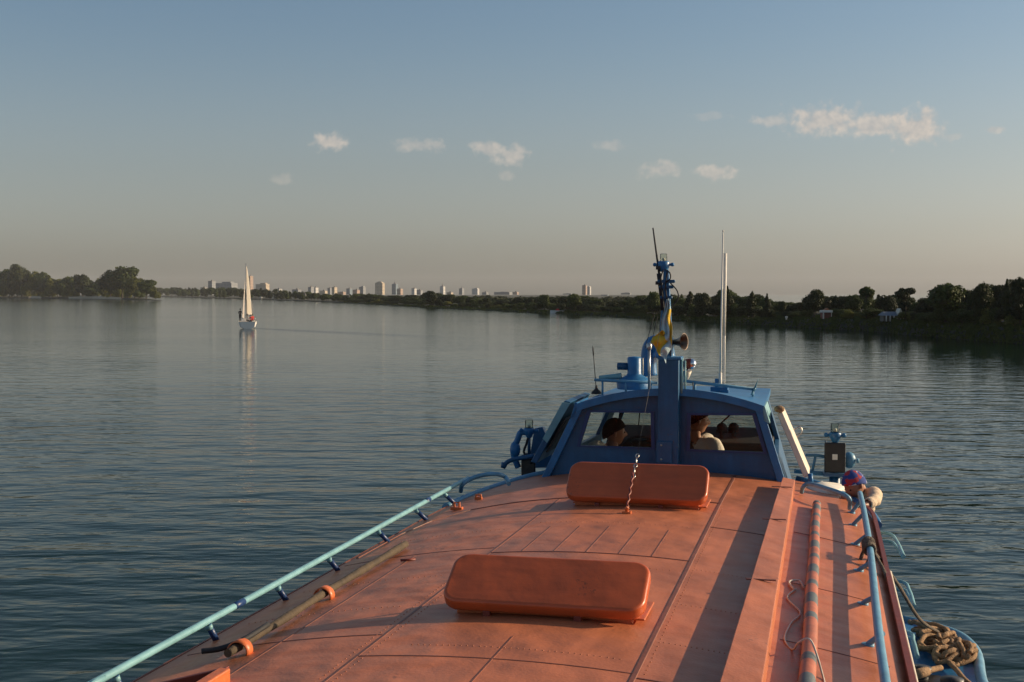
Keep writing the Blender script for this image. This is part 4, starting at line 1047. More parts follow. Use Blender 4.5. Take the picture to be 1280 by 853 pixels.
# skylights with tilted lids
def rrect(w, d, r, n=8):
    P = []
    for cx_, cy_, a0 in ((w/2-r, d/2-r, 0), (-w/2+r, d/2-r, 90), (-w/2+r, -d/2+r, 180), (w/2-r, -d/2+r, 270)):
        for k in range(n+1):
            a = R(a0+90*k/n); P.append((cx_+r*math.cos(a), cy_+r*math.sin(a)))
    return P
def skylight(v0, v1, un, zn, run, rise):
    vc = (v0+v1)/2; w = v1-v0; dep = math.hypot(run, rise); ang = math.atan2(rise, run)
    m = MB(); uc = un+.08+.13
    m.box((vc, uc, roof_z(vc, uc)+.02), (w-.12, .24, .09)); m.box((vc+.02, uc+.05, roof_z(vc, uc)+.005), (w-.05, .34, .010))
    sk = m.build('skylight', M['orange'], boat, bevel=.008)
    rings = [(.006, -.060, .0), (.001, -.055, 0), (0., -.045, 0), (0., -.014, 0), (.003, -.006, 0), (.008, -.0015, 0), (.014, 0., 0), (.020, .0003, 0)]
    m = MB(); vs = []; rot = Matrix.Rotation(ang, 3, 'X'); n = None
    for ins, h, _ in rings:
        P = rrect(w-2*ins, dep-2*ins, max(.02, .085-ins)); n = len(P)
        for x_, y_ in P:
            q = rot @ Vector((x_, y_+dep/2, h)); vs.append((vc+q.x, un+q.y, zn+q.z))
    fs = [(i*n+k, i*n+(k+1) % n, (i+1)*n+(k+1) % n, (i+1)*n+k) for i in range(len(rings)-1) for k in range(n)]
    m.add(vs, fs, 0, True); o_ = len(rings)-1
    m.f.append(tuple(o_*n+k for k in range(n))); m.mi.append(0); m.sm.append(False)
    m.f.append(tuple(range(n-1, -1, -1))); m.mi.append(0); m.sm.append(False)
    m.build('lid', M['lid'], sk)
    for k in (.23, .68):
        m = MB(); vv = v0+w*k; m.box((vv, un+.035, (roof_z(vv, un)+zn-.06)/2+.005), (.035, .02, zn-.06-roof_z(vv, un)+.02)); m.build('hinge', M['edge'], sk, bevel=.004)
    for k in (.06, .94):
        vv = v0+w*k; m = MB(); m.tube([(vv, un+run*.75, roof_z(vv, un)), (vv, un+run*.8, zn+rise*.72-.05)], .010, 8); m.build('lid_stay', M['orange'], sk)
skylight(-1.725, -.772, 5.65, 3.578, .30, .165)
skylight(-1.766, -.771, 8.80, 3.576, .27, .215)

# wheelhouse ---------------------------------------------------------------
UR, UF = 10.95, 13.05                          # rear and front wall planes
def arch(v): return 4.178-.142*((v-VC)/.80)**2
wl = lambda z: -2.335+(z-3.477)/(4.038-3.477)*.271       # side slopes
wr = lambda z: -.327-(z-3.474)/(4.037-3.474)*.175
def frame_wall(u, t, outer, holes, mat, name, parent, both=True):
    """flat wall in the cross plane u with window holes (bmesh triangle fill), thickness t"""
    bm = bmesh.new(); loops = [outer]+holes; es = []
    for lp in loops:
        vs = [bm.verts.new((p[0], u, p[1])) for p in lp]
        es += [bm.edges.new((vs[i], vs[(i+1) % len(vs)])) for i in range(len(vs))]
    bmesh.ops.triangle_fill(bm, use_beauty=True, use_dissolve=False, edges=es)
    g = bmesh.ops.extrude_face_region(bm, geom=bm.faces[:])
    bmesh.ops.translate(bm, verts=[e for e in g['geom'] if isinstance(e, bmesh.types.BMVert)], vec=(0, t, 0))
    bmesh.ops.recalc_face_normals(bm, faces=bm.faces)
    m = MB(); bm.verts.index_update(); m.add([tuple(v.co) for v in bm.verts], [tuple(v.index for v in f.verts) for f in bm.faces]); bm.free()
    return m.build(name, mat, parent)
def topline(n=12, v0=-2.064, v1=-.502): return [(v0+(v1-v0)*k/n, arch(v0+(v1-v0)*k/n)) for k in range(n+1)]
LW = [(-2.057, 3.675), (-1.427, 3.672), (-1.435, 3.975), (-1.965, 3.971)]
RW = [(-1.105, 3.667), (-.48, 3.660), (-.575, 3.974), (-1.099, 3.965)]
outer = [(-2.335, 3.40), (-.327, 3.40)]+[(v, z-.015) for v, z in reversed(topline())]
wh = frame_wall(UR, .045, outer, [LW, RW], M['blue'], 'wheelhouse', boat)
# front screen, two panes split by a mullion
def inset(v): return VC+(v-VC)*.93
FL = [(-2.05, 3.62), (-1.33, 3.62), (-1.33, 3.96), (-1.92, 3.96)]; FR = [(-1.19, 3.62), (-.47, 3.62), (-.60, 3.96), (-1.19, 3.96)]
m = MB(); ol = lambda z: inset(-2.30+(z-2.5)/1.5*.236); orr = lambda z: inset(-.36-(z-2.5)/1.5*.142)
def fq(a, b, c, d): m.hexa([(p[0], UF, p[1]) for p in (a, b)]+[(p[0], UF+.045, p[1]) for p in (b, a)], [(p[0], UF, p[1]) for p in (d, c)]+[(p[0], UF+.045, p[1]) for p in (c, d)])
fq((ol(2.5), 2.5), (orr(2.5), 2.5), (orr(3.62), 3.62), (ol(3.62), 3.62)); fq((ol(3.96), 3.96), (orr(3.96), 3.96), (orr(4.0), 4.0), (ol(4.0), 4.0))
fq((ol(3.62), 3.62), FL[0], FL[3], (ol(3.96), 3.96)); fq(FL[1], FR[0], FR[3], FL[2]); fq(FR[1], (orr(3.62), 3.62), (orr(3.96), 3.96), FR[2])
m.build('front_wall', M['blue'], wh)
m = MB(); m.tube([PU(748, 552, 12.92), PU(757.5, 514, 12.92)], .024, 8); m.build('windscreen_post', M['cream'], wh)
m = MB(); m.tube([PU(798, 534, 13.0), PU(800, 512, 13.0)], .006, 6); m.build('wiper', M['rubber'], wh)
for nm, Q, u in (('rear_window', LW, UR), ('rear_window', RW, UR)):
    # raised frame round the opening plus the pane
    P = [Vector((p[0], 0, p[1])) for p in Q]; c = sum(P, Vector())/4
    m = MB(); O = [c+(p-c)*1.0+(p-c).normalized()*.030 for p in P]; I = [c+(p-c)*.999-(p-c).normalized()*.004 for p in P]
    for k in range(4):
        a, b2 = k, (k+1) % 4
        m.hexa([(O[a].x, u-.014, O[a].z), (O[b2].x, u-.014, O[b2].z), (O[b2].x, u-.002, O[b2].z), (O[a].x, u-.002, O[a].z)],
               [(I[a].x, u-.014, I[a].z), (I[b2].x, u-.014, I[b2].z), (I[b2].x, u-.002, I[b2].z), (I[a].x, u-.002, I[a].z)])
    m.build('rear_window_frame', M['navy'], wh)
    m = MB(); m.prism([(p.x, u+.018, p.z) for p in P], (0, .006, 0)); m.build('rear_window_pane', M['glass'], wh)
for Q in (FL, FR):
    m = MB(); m.prism([(p[0], UF+.018, p[1]) for p in Q], (0, .006, 0)); m.build('front_window_pane', M['glass'], wh)
# side walls: sloping frames with an open window hole each
def side_wall(side):
    fv = (lambda z: wl(z)) if side < 0 else (lambda z: wr(z))
    z0, z1, h0, h1 = 2.5, 4.03, 3.58, 3.985; ub = [UR+.045, UR+.22, UF-.35, UF]
    m = MB(); t = -.04*side
    def q(u0, u1, za, zb):
        k0 = lambda u, z: VC+(fv(z)-VC)*(1-.07*(u-UR)/(UF-UR))
        a = [(k0(u0, za), u0, za), (k0(u1, za), u1, za), (k0(u1, za)+t, u1, za), (k0(u0, za)+t, u0, za)]
        b = [(k0(u0, zb), u0, zb), (k0(u1, zb), u1, zb), (k0(u1, zb)+t, u1, zb), (k0(u0, zb)+t, u0, zb)]
        m.hexa(a, b)
    q(ub[0], ub[3], z0, h0); q(ub[0], ub[3], h1, z1); q(ub[0], ub[1], h0, h1); q(ub[2], ub[3], h0, h1)
    m.build('side_wall', M['blue'], wh)
side_wall(-1); side_wall(1)
# rear corner flanges (the lighter edge bars) and roof
for s_, f in ((-1, wl), (1, wr)):
    m = MB()
    a0, a1 = f(3.36), f(4.045); i = -.055*s_
    m.hexa([(a0+s_*.012, UR-.05, 3.36), (a0+i, UR-.05, 3.36), (a0+i, UR-.004, 3.36), (a0+s_*.012, UR-.004, 3.36)],
           [(a1+s_*.012, UR-.05, 4.045), (a1+i, UR-.05, 4.045), (a1+i, UR-.004, 4.045), (a1+s_*.012, UR-.004, 4.045)])
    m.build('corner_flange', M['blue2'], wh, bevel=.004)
m = MB(); vs = []; nvv = 20; ur = [UR-.06, UR+.3, UR+.9, UR+1.5, UF-.05, UF+.14]
for u in ur:
    for k in range(nvv+1):
        v = -2.085+(-.48+2.085)*k/nvv; tt = max(0, (u-UR)/2.1); vv = VC+(v-VC)*(1-.045*tt)
        vs.append((vv, u, 4.030+(arch(v)-4.036)*max(.10, 1-1.45*tt)+.020-.012*tt))
m.add(vs, [(i*(nvv+1)+k, i*(nvv+1)+k+1, (i+1)*(nvv+1)+k+1, (i+1)*(nvv+1)+k) for i in range(len(ur)-1) for k in range(nvv)], 0, False)
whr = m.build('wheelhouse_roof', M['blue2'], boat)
sd_ = whr.modifiers.new('solid', 'SOLIDIFY'); sd_.thickness = .062; sd_.offset = -1
# cheek plates at the roof corners; the right one coloured paler as if sunlit
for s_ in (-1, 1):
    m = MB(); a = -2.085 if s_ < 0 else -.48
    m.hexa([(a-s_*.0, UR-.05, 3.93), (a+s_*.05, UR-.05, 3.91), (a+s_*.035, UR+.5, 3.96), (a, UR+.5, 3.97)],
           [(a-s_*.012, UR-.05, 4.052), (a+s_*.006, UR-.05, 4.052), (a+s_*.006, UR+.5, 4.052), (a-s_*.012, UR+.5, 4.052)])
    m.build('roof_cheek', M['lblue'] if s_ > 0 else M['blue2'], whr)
# inside: floor, seats, dashboard, instruments, wheel
m = MB(); m.box((VC, (UR+UF)/2+.02, 2.56), (1.86, 2.0, .06)); m.build('wheelhouse_floor', M['inside'], wh)
m = MB(); m.hexa([(-2.10, 12.45, 2.60), (-.42, 12.45, 2.60), (-.42, 13.0, 2.60), (-2.10, 13.0, 2.60)], [(-2.06, 12.35, 3.57), (-.46, 12.35, 3.57), (-.46, 13.0, 3.66), (-2.06, 13.0, 3.66)])
db = m.build('dashboard', M['inside'], boat, bevel=.02)
for vv, u_ in ((-.955, 12.55), (-.845, 12.6)):
    m = MB(); m.tube([(vv, u_, 3.58), (vv, u_, 3.66)], .018, 8); m.ball((vv, u_, 3.70), .05, 12, 0, (1, .8, .85)); m.tube([(vv-.05, u_, 3.66), (vv+.05, u_, 3.66)], .018, 8); m.build('instrument', M['rubber'], db)
for k in range(5):
    m = MB(); m.lathe([(.045, 0), (.045, .012), (.035, .014), (0, .014)], (-1.05+.12*k, 12.372, 3.42), (0, -1, .12), 14); m.build('gauge', M['steel'] if k % 2 else M['black'], db)
m = MB(); m.tube([(-1.72+.2*math.cos(a*math.pi/12), 12.2+.05*math.sin(a*math.pi/12), 3.42+.2*math.sin(a*math.pi/12)) for a in range(24)], .013, 8, 0, False, True); m.tube([(-1.72, 12.2, 3.42), (-1.72, 12.42, 3.36)], .02, 8)
for a in (0, 2.09, 4.19): m.tube([(-1.72, 12.2, 3.42), (-1.72+.2*math.cos(a), 12.2+.05*math.sin(a), 3.42+.2*math.sin(a))], .008, 6)
m.build('steering_wheel', M['rubber'], db)
m = MB(); m.tube([(-1.03, UF-.02, 3.66), (-.78, UF-.02, 3.90)], .009, 6); m.box((-.905, UF-.012, 3.78), (.02, .006, .02)); m.build('wiper', M['rubber'], wh)
for vv, rz, ub_ in ((-1.80, 0, 11.55), (-1.00, 0, 11.55)):
    m = MB(); m.box((vv, ub_+.05, 3.02), (.46, .46, .10)); st_ = m.build('seat', M['seat'], boat, bevel=.03)
    m = MB(); m.box((vv, ub_-.20, 3.28), (.42, .08, .50), Matrix.Rotation(R(8), 3, 'X')); m.build('backrest', M['seat'], st_, bevel=.03)
    m = MB(); m.tube([(vv, ub_+.05, 2.59), (vv, ub_+.05, 2.98)], .045, 10); m.build('pedestal', M['steel'], st_)
# column on the rear wall, and the mast on it
m = MB(); m.box((-1.270, 10.86, 3.95), (.172, .15, .98)); 
col_ = m.build('mast_column', M['blue'], boat, bevel=.006)
m = MB(); m.box((-1.30, 10.775, 3.66), (.13, .02, .18)); m.build('junction_box', M['blue'], col_, bevel=.004)
for zz in (3.60, 3.72):
    m = MB(); m.lathe([(.009, 0), (.009, .006), (0, .007)], (-1.325, 10.764, zz), (0, -1, 0), 8); m.build('bolt', M['steel'], col_)
m = MB(); m.box((-1.262, 10.87, 4.452), (.20, .18, .024)); m.build('column_cap', M['blue2'], col_, bevel=.004)
P0 = PU(832, 448, 10.87); P1 = PU(833, 330, 10.87)
m = MB(); a = Vector(P0); b_ = Vector(P1)
m.hexa([(a.x-.06, 10.82, a.z), (a.x+.06, 10.82, a.z), (a.x+.06, 10.92, a.z), (a.x-.06, 10.92, a.z)], [(b_.x-.022, 10.85, b_.z-.05), (b_.x+.022, 10.85, b_.z-.05), (b_.x+.022, 10.89, b_.z-.05), (b_.x-.022, 10.89, b_.z-.05)])
mast = m.build('mast', M['blue2'], boat, bevel=.005)
Lp = Vector(PU(829.5, 331, 10.87))
m = MB(); m.lathe([(.03, -.06), (.05, -.02), (.052, .02), (.042, .03)], Lp, seg=14)
for s_ in (-1, 1): m.tube([Lp, Lp+Vector((s_*.075, 0, .0))], .011, 8); m.ball(Lp+Vector((s_*.075, 0, 0)), .017, 8)
lt = m.build('masthead_lamp', M['blue2'], boat)
m = MB(); m.lathe([(.030, .03), (.031, .085), (.027, .092), (0, .094)], Lp, seg=14); m.build('lens', M['lens'], lt)
m = MB(); m.ball(Lp+Vector((0, 0, .045)), .014, 8); m.build('bulb', M['cream'], lt)
for yy, ww in ((352, .065), (359, .05), (372, .04)):
    q = Vector(PU(833, yy, 10.82)); m = MB(); m.box(q, (ww*2, .03, .028)); m.ball(q+Vector((ww, -.01, 0)), .014, 8); m.ball(q+Vector((-ww, -.01, 0)), .014, 8); m.build('bracket', M['blue'], mast, bevel=.003)
for pts in ([(831, 337), (837, 341), (838, 348), (833, 353)], [(838, 354), (846, 363), (848, 372), (843, 380), (839, 386)], [(829, 337), (826, 350), (828, 370), (830, 395), (829, 420)], [(834, 340), (832, 360), (835, 385), (836, 420), (838, 445)]):
    m = MB(); m.tube(curve([PU(x_, y_, 10.80) for x_, y_ in pts], 6), .006, 6); m.build('cable', M['rubber'], mast)
m = MB(); pa = [PU(816.2, 285, 10.86), PU(822, 328, 10.86), PU(826, 358, 10.84)]; m.tube(pa, [.006, .009, .011], 8); m.tube([PU(823.5, 342, 10.84), PU(825.5, 358, 10.84), PU(829, 388, 10.82)], .019, 8); m.build('whip_aerial', M['rubber'], boat)
for yy in (335, 354):
    q = Vector(PU(823 if yy == 335 else 822.5, yy, 10.84)); m = MB(); m.box(q, (.04, .03, .03)); m.build('clamp', M['black'], mast)
for a, b2 in (((818, 394), (806, 436)), ((822, 396), (813, 434)), ((826, 396), (823, 425))):
    m = MB(); m.tube([PU(*a, 10.9), PU(*b2, 11.3)], .003, 5); m.build('shroud', M['black'], mast)
# backstay with shackles, from the roof to the mast
m = MB(); A = Vector((-1.285, 8.56, roof_z(-1.285, 8.56))); B = Vector(PU(830, 385, 10.80))
cdir = (B-A); K1 = A+cdir*.13; 
m.tube([A+cdir*.24, B], .0014, 5); bs = m.build('backstay', M['black'], boat)
m = MB(); m.box(A+Vector((0, 0, .006)), (.06, .05, .012)); m.lathe([(.012, 0), (.012, .03), (.02, .035), (0, .05)], A, seg=8); m.build('pad_eye', M['orange'], bs)
m = MB(); pts = [A+Vector((0, 0, .03))+cdir*(.145*k/16)+Vector((.006*math.sin(k*1.9), .004*math.cos(k*1.9), 0)) for k in range(17)]; m.tube(pts, .008, 6); m.build('lashing', M['edge'], bs)
for k in range(5):
    c = A+cdir*(.15+.022*k); ax = Vector((1, 0, 0)) if k % 2 else Vector((0, .6, -.8))
    m = MB(); d = cdir.normalized(); e = d.cross(ax).normalized()
    m.tube([c+d*.021*math.cos(q*.785)+e*.011*math.sin(q*.785) for q in range(8)], .0048, 6, 0, False, True); m.build('shackle', M['steel'], bs)

# gear on the wheelhouse roof
rz_ = lambda v: 4.036+(arch(v)-4.036)*.44+.01
def rail_run(x0, y0, x1, y1, u, posts, nm):
    a, b2 = Vector(PU(x0, y0, u)), Vector(PU(x1, y1, u)); m = MB(); m.tube([a, b2], .014, 10); r_ = m.build(nm, M['sblue'], boat)
    for t in posts:
        p = a.lerp(b2, t); m = MB(); m.tube([p, (p.x, p.y, rz_(p.x)-.02)], .010, 8); m.build('post', M['sblue'], r_)
rail_run(743, 475, 822, 479, 11.75, (.13, .5, .9), 'roof_rail'); rail_run(852, 476, 945, 487, 11.75, (.18, .96), 'roof_rail')
q = Vector(PU(941, 487, 11.75)); m = MB(); m.prism([(q.x-.02, 11.72, q.z-.05), (q.x+.0, 11.72, q.z-.05), (q.x+.05, 11.72, q.z+.10), (q.x+.03, 11.72, q.z+.02)], (0, .03, 0)); m.build('rail_bracket', M['lblue'], boat)
q = Vector(PU(793, 473, 11.9)); m = MB()
m.lathe([(.16, -.10), (.17, -.03), (.13, .0), (.075, .03), (.066, .05), (.066, .19), (.055, .20), (0, .205)], q, seg=22); vt = m.build('roof_ventilator', M['blue2'], boat)
m = MB(); m.tube([q+Vector((-.16, 0, .11)), q+Vector((-.06, 0, .11))], .035, 10); m.build('vent_knob', M['blue'], vt)
m = MB(); m.tube([q+Vector((.078, 0, .03)), q+Vector((.078, 0, .19))], .007, 6); m.build('vent_rod', M['cream'], vt)
m = MB(); m.tube([q+Vector((-.33, -.02, .0)), q+Vector((-.12, -.02, .02))], [.02, .03], 8); m.build('vent_pipe', M['lblue'], vt)
q = Vector(PU(812, 470, 12.3)); top = Vector(PU(812, 437, 12.3))
m = MB(); pts = curve([q, q+Vector((-.01, 0, .12)), top+Vector((0, 0, .0)), top+Vector((.05, -.02, .06)), top+Vector((.13, -.04, .01)), top+Vector((.14, -.05, -.07))], 6)
m.tube(pts, [.075]*(len(pts)-14)+[.078+.003*k for k in range(14)], 16, 0, False); cw = m.build('cowl_vent', M['blue2'], boat); sd_ = cw.modifiers.new('solid', 'SOLIDIFY'); sd_.thickness = .006
a, b2 = Vector(PU(811.5, 433, 11.35)), Vector(PU(811.5, 490, 11.35)); m = MB(); m.tube([b2, a], .013, 10); m.lathe([(.02, -.03), (.024, -.02), (.024, .02), (.012, .03), (0, .03)], a, seg=12); m.build('exhaust_pipe', M['steel'], boat)
a, b2 = Vector(PU(741, 433, 11.9)), Vector(PU(745.5, 490, 11.9)); m = MB(); m.tube([b2, a], .004, 6); m.tube([a.lerp(b2, .04), a.lerp(b2, .2)], .007, 6); m.lathe([(.05, -.02), (.045, .0), (.014, .03), (.01, .06), (0, .06)], b2, seg=12); m.build('car_aerial', M['rubber'], boat)
# horn, spot lamp and second horn on the right of the column
hc = Vector(PU(840, 428, 10.9)); ax = Vector((.9, -.35, .05)).normalized()
m = MB(); m.lathe([(.02, -.10), (.022, .02), (.035, .07), (.068, .115), (.074, .118), (.07, .112), (.03, .065), (.015, .03), (0, .02)], hc, ax, 24); hn = m.build('horn', M['brass'], boat)
m = MB(); m.box(hc+Vector((-.02, 0, -.03)), (.06, .06, .14)); m.build('horn_bracket', M['blue'], hn, bevel=.004)
m = MB(); m.lathe([(.045, -.09), (.05, -.02), (.05, .0)], hc, ax, 16); m.build('horn_body', M['black'], hn)
sc_ = Vector(PU(864, 455, 11.0)); m = MB(); m.ball(sc_, .045, 18); sp_ = m.build('spot_lamp', M['chrome'], boat)
m = MB(); m.lathe([(.03, -.07), (.046, -.02), (.046, .0)], sc_, (1, 0, 0), 16); m.build('lamp_housing', M['edge'], sp_)
m = MB(); m.tube([sc_+Vector((-.02, 0, -.03)), sc_+Vector((-.06, 0, -.07)), sc_+Vector((-.10, 0, -.16))], .010, 8); m.build('lamp_arm', M['blue'], sp_)
q = Vector(PU(858, 470, 11.05)); m = MB(); m.lathe([(.0, -.035), (.018, -.03), (.03, .0), (.042, .045), (.036, .045), (.0, .0)], q, (.1, -.15, 1), 18); m.build('horn_bell', M['cream'], boat)  # bell of the second horn; sunlight on it is put into the cream
m = MB(); a = Vector(PU(852, 448, 10.9)); b2 = Vector(PU(852, 492, 10.9)); m.tube([a, b2], .016, 8); m.tube([a+Vector((.03, 0, -.02)), b2+Vector((.03, 0, 0))], .008, 8); m.build('conduit', M['lblue'], boat)
m = MB(); m.tube(curve([PU(851, 488, 10.95), PU(858, 492, 10.95), PU(866, 488, 10.95), PU(866, 478, 10.95)], 6), .005, 6); m.build('loose_cable', M['rubber'], boat)
# white whip aerials
a, b2 = Vector(PU(900, 490, 12.)), Vector(PU(903.8, 289, 12.)); m = MB(); m.tube([a, a.lerp(b2, .33), a.lerp(b2, .99)], [.011, .009, .006], 8); m.ball(b2, .009, 8); m.tube([a, a.lerp(b2, .12)], .016, 8); m.build('white_aerial', M['white'], boat)
a, b2 = Vector(PU(905, 488, 12.05)), Vector(PU(906.5, 317, 12.05)); m = MB(); m.tube([a, a.lerp(b2, .6)], .010, 8); m.tube([a.lerp(b2, .4), b2], [.010, .017], 8); m.build('white_aerial', M['white'], boat)
m = MB(); q = Vector(PU(902, 487, 12.0)); m.box(q+Vector((-.02, 0, -.01)), (.16, .10, .07)); m.box(q+Vector((.03, -.03, -.03)), (.08, .06, .06)); m.tube([q+Vector((-.045, 0, 0)), q+Vector((-.045, 0, .10))], .02, 8); m.build('aerial_base', M['blue2'], boat, bevel=.006)

# side doors swung open against the wheelhouse
def slab(pts, off): m = MB(); m.prism(pts, off); return m
m = slab([(-.335, 11.05, 4.00), (-.335, 11.52, 4.00), (-.105, 11.52, 3.46), (-.105, 11.05, 3.46)], (-.045, 0, -.02)); dr = m.build('side_door', M['cream'], boat, bevel=.008)
m = MB(); m.ball((-.36, 11.05, 4.02), .045, 12, 0, (1, .8, .7)); m.build('door_roll', M['rope'], dr)
m = MB(); m.tube(curve([(-.24, 11.10, 3.84), (-.19, 11.10, 3.87), (-.17, 11.10, 3.82), (-.215, 11.10, 3.78)], 5), .006, 6); m.build('door_handle', M['steel'], dr)
m = MB(); m.tube([(-.10, 11.05, 3.48), (-.09, 11.05, 3.38)], .02, 8); m.build('door_hinge', M['blue2'], dr)
m = slab([(-2.19, 11.2, 4.03), (-2.19, 12.2, 4.03), (-2.50, 12.2, 3.47), (-2.50, 11.2, 3.47)], (-.055, 0, .012)); dl = m.build('side_door', M['blue'], boat, bevel=.006)
m = slab([(-2.19, 11.19, 4.02), (-2.26, 11.19, 4.03), (-2.44, 11.19, 3.70), (-2.40, 11.19, 3.66)], (0, -.012, 0)); m.build('door_edge', M['lblue'], dl)  # rear edge of the door; the sky light it catches is painted in
m = MB(); m.box((-2.335, 11.5, 3.72), (.015, .5, .35), Matrix.Rotation(R(29), 3, 'Y')); m.build('door_pane', M['black'], dl)

# bow coaming round the wheelhouse, white lid, grab rails
def coaming(s_):
    pts = []
    for k in range(14):
        t = k/13; u = 9.75+1.5*math.sin(t*math.pi/2); h = hw(min(u, 11.14))
        v = VC+s_*(1.66-.62*(1-math.cos(t*math.pi/2))); pts.append((v, u, roof_z(v, min(u, 10.9))-.005))
    m = MB(); m.tube(pts, .032, 10); m.build('bow_coaming', M['sblue'] if s_ < 0 else M['blue2'], boat)
coaming(-1); coaming(1)
m = MB(); cpx = (0.0, 11.15, 3.36); vs = []
for rr, zz in ((1, -.05), (1.02, -.01), (.97, .012), (.0, .02)):
    for k in range(28):
        a = 2*math.pi*k/28; vs.append((cpx[0]+.185*rr*math.cos(a)*(1 if math.cos(a) > 0 else 1.), cpx[1]+.42*rr*math.sin(a), cpx[2]+zz-.03*math.sin(a)))
m.add(vs, [(i*28+k, i*28+(k+1) % 28, (i+1)*28+(k+1) % 28, (i+1)*28+k) for i in range(3) for k in range(28)], 0, True); m.build('locker_lid', M['white'], boat)
m = MB(); m.lathe([(.16, -.5), (.17, -.06)], cpx, seg=20); m.build('locker', M['blue'], boat)
def hoop(pts, r, mat, nm): m = MB(); m.tube(curve(pts, 7), r, 10); return m.build(nm, M[mat], boat)
g0 = [PZ(1002, 616, 3.42), PZ(1004, 609, 3.47), PZ(1012, 605, 3.50), PZ(1034, 611, 3.50), PZ(1054, 618, 3.48), PZ(1062, 625, 3.44), PZ(1062, 636, 3.36)]
hoop(g0, .017, 'sblue', 'grab_rail')
g1 = [PZ(636, 605, 3.44), PZ(632, 597, 3.47), PZ(622, 593, 3.50), PZ(604, 594, 3.48), PZ(588, 599, 3.44), PZ(578, 606, 3.40), PZ(576, 614, 3.32)]
hoop(g1, .019, 'sblue', 'grab_rail')
# handrails along both edges
RL = [(100, 862), (120, 853), (330, 742), (455, 667), (540, 620), (588, 598)]
pl = [PZ(x_, y_, 3.42) for x_, y_ in RL]; pl = [(-2.86, -1., 3.43), (-2.86, 2., 3.43)]+[(-2.865-.015*max(0, p[1]-5), p[1], 3.42) for p in pl]
m = MB(); m.tube(curve(pl, 6), .0175, 12); hl = m.build('handrail', M['lblue'], boat)
for u in (4.75, 5.60, 6.43, 7.2, 8.12, 8.98, 9.75):
    vr = -2.865-.015*max(0, u-5); m = MB(); vb = VC-1.60
    m.tube([(vr, u, 3.405), (vb+.02, u+.02, roof_z(vb, u))], .016, 8); p_ = m.build('post', M['navy'], hl)
    m = MB(); m.tube([(vr+.002, u, 3.402), (vr*.75+(vb+.02)*.25, u+.005, 3.38)], .0175, 8); m.build('post_collar', M['lblue'], hl)
for u in (5.95, 9.3):
    vr = -2.865-.015*(u-5); m = MB(); m.tube([(vr, u-.06, 3.4205), (vr-.001, u+.05, 3.4205)], .0182, 12); m.build('rail_patch', M['navy'], hl)
RR = [(1107, 853), (1095, 760), (1088, 690), (1080, 640), (1075, 617)]
pr_ = [PZ(x_, y_, 3.435) for x_, y_ in RR]; pr_ = [(.255, -1., 3.435), (.255, 2., 3.435)]+pr_
m = MB(); m.tube(curve(pr_, 6), .021, 12); hr = m.build('handrail', M['sblue'], boat)
for u, ur_ in ((6.18, 6.0), (7.0, 6.75), (7.84, 7.6), (8.66, 8.45), (9.40, 9.25), (9.98, 9.85)):
    m = MB(); m.tube([(.215, u, roof_z(.215, u)), (.222, u, roof_z(.215, u)+.010), (.278, ur_+.1, 3.43)], .014, 8); m.tube([(.215, u, roof_z(.215, u)-.01), (.215, u, roof_z(.215, u)+.008)], .03, 8); m.build('post', M['sblue'], hr)
# small roof fittings
for (x_, y_), sz in (((571, 631), .045), ((598, 618), .03)):
    q = Vector(PZ(x_, y_, 3.40)); m = MB(); zz = roof_z(q.x, q.y); m.box((q.x, q.y, zz+.012), (sz*2, sz, .024)); m.tube([(q.x-.02, q.y, zz), (q.x-.02, q.y, zz+sz*1.3), (q.x+.02, q.y, zz+sz*1.3), (q.x+.02, q.y, zz)], .010, 8); m.build('deck_lug', M['orange'], boat, bevel=.004)
q = Vector(PZ(510, 695, 3.45)); m = MB(); m.tube([(q.x-.04, q.y-.02, roof_z(q.x, q.y)+.006), (q.x+.04, q.y+.02, roof_z(q.x, q.y)+.006)], .008, 6); m.build('deck_bolt', M['edge'], boat)
# low kerb at the near left of the roof
c0 = Vector(PZ(287, 838, 3.46))
m = MB(); a = (VC-1.62, c0.y-.22); 
def zb(p): return roof_z(p[0], p[1])
A1, B1 = a, (c0.x, c0.y)
m.hexa([(A1[0], A1[1]-.03, zb(A1)-.01), (B1[0], B1[1]-.03, zb(B1)-.01), (B1[0], B1[1], zb(B1)-.01), (A1[0], A1[1], zb(A1)-.01)], [(A1[0], A1[1]-.03, zb(A1)+.05), (B1[0], B1[1]-.03, zb(B1)+.055), (B1[0], B1[1], zb(B1)+.055), (A1[0], A1[1], zb(A1)+.05)])
m.build('roof_kerb', M['edge'], boat, bevel=.004)
m = MB(); B2 = (c0.x-.02, c0.y-.9)
m.hexa([(B2[0]-.03, B2[1], zb(B2)-.01), (B2[0]+.02, B2[1], zb(B2)-.01), (B1[0]+.02, B1[1]-.031, zb(B1)-.01), (B1[0]-.03, B1[1]-.031, zb(B1)-.01)], [(B2[0]-.03, B2[1], zb(B2)+.05), (B2[0]+.02, B2[1], zb(B2)+.05), (B1[0]+.02, B1[1]-.031, zb(B1)+.056), (B1[0]-.03, B1[1]-.031, zb(B1)+.056)])
m.build('roof_kerb', M['orange'], boat, bevel=.006)
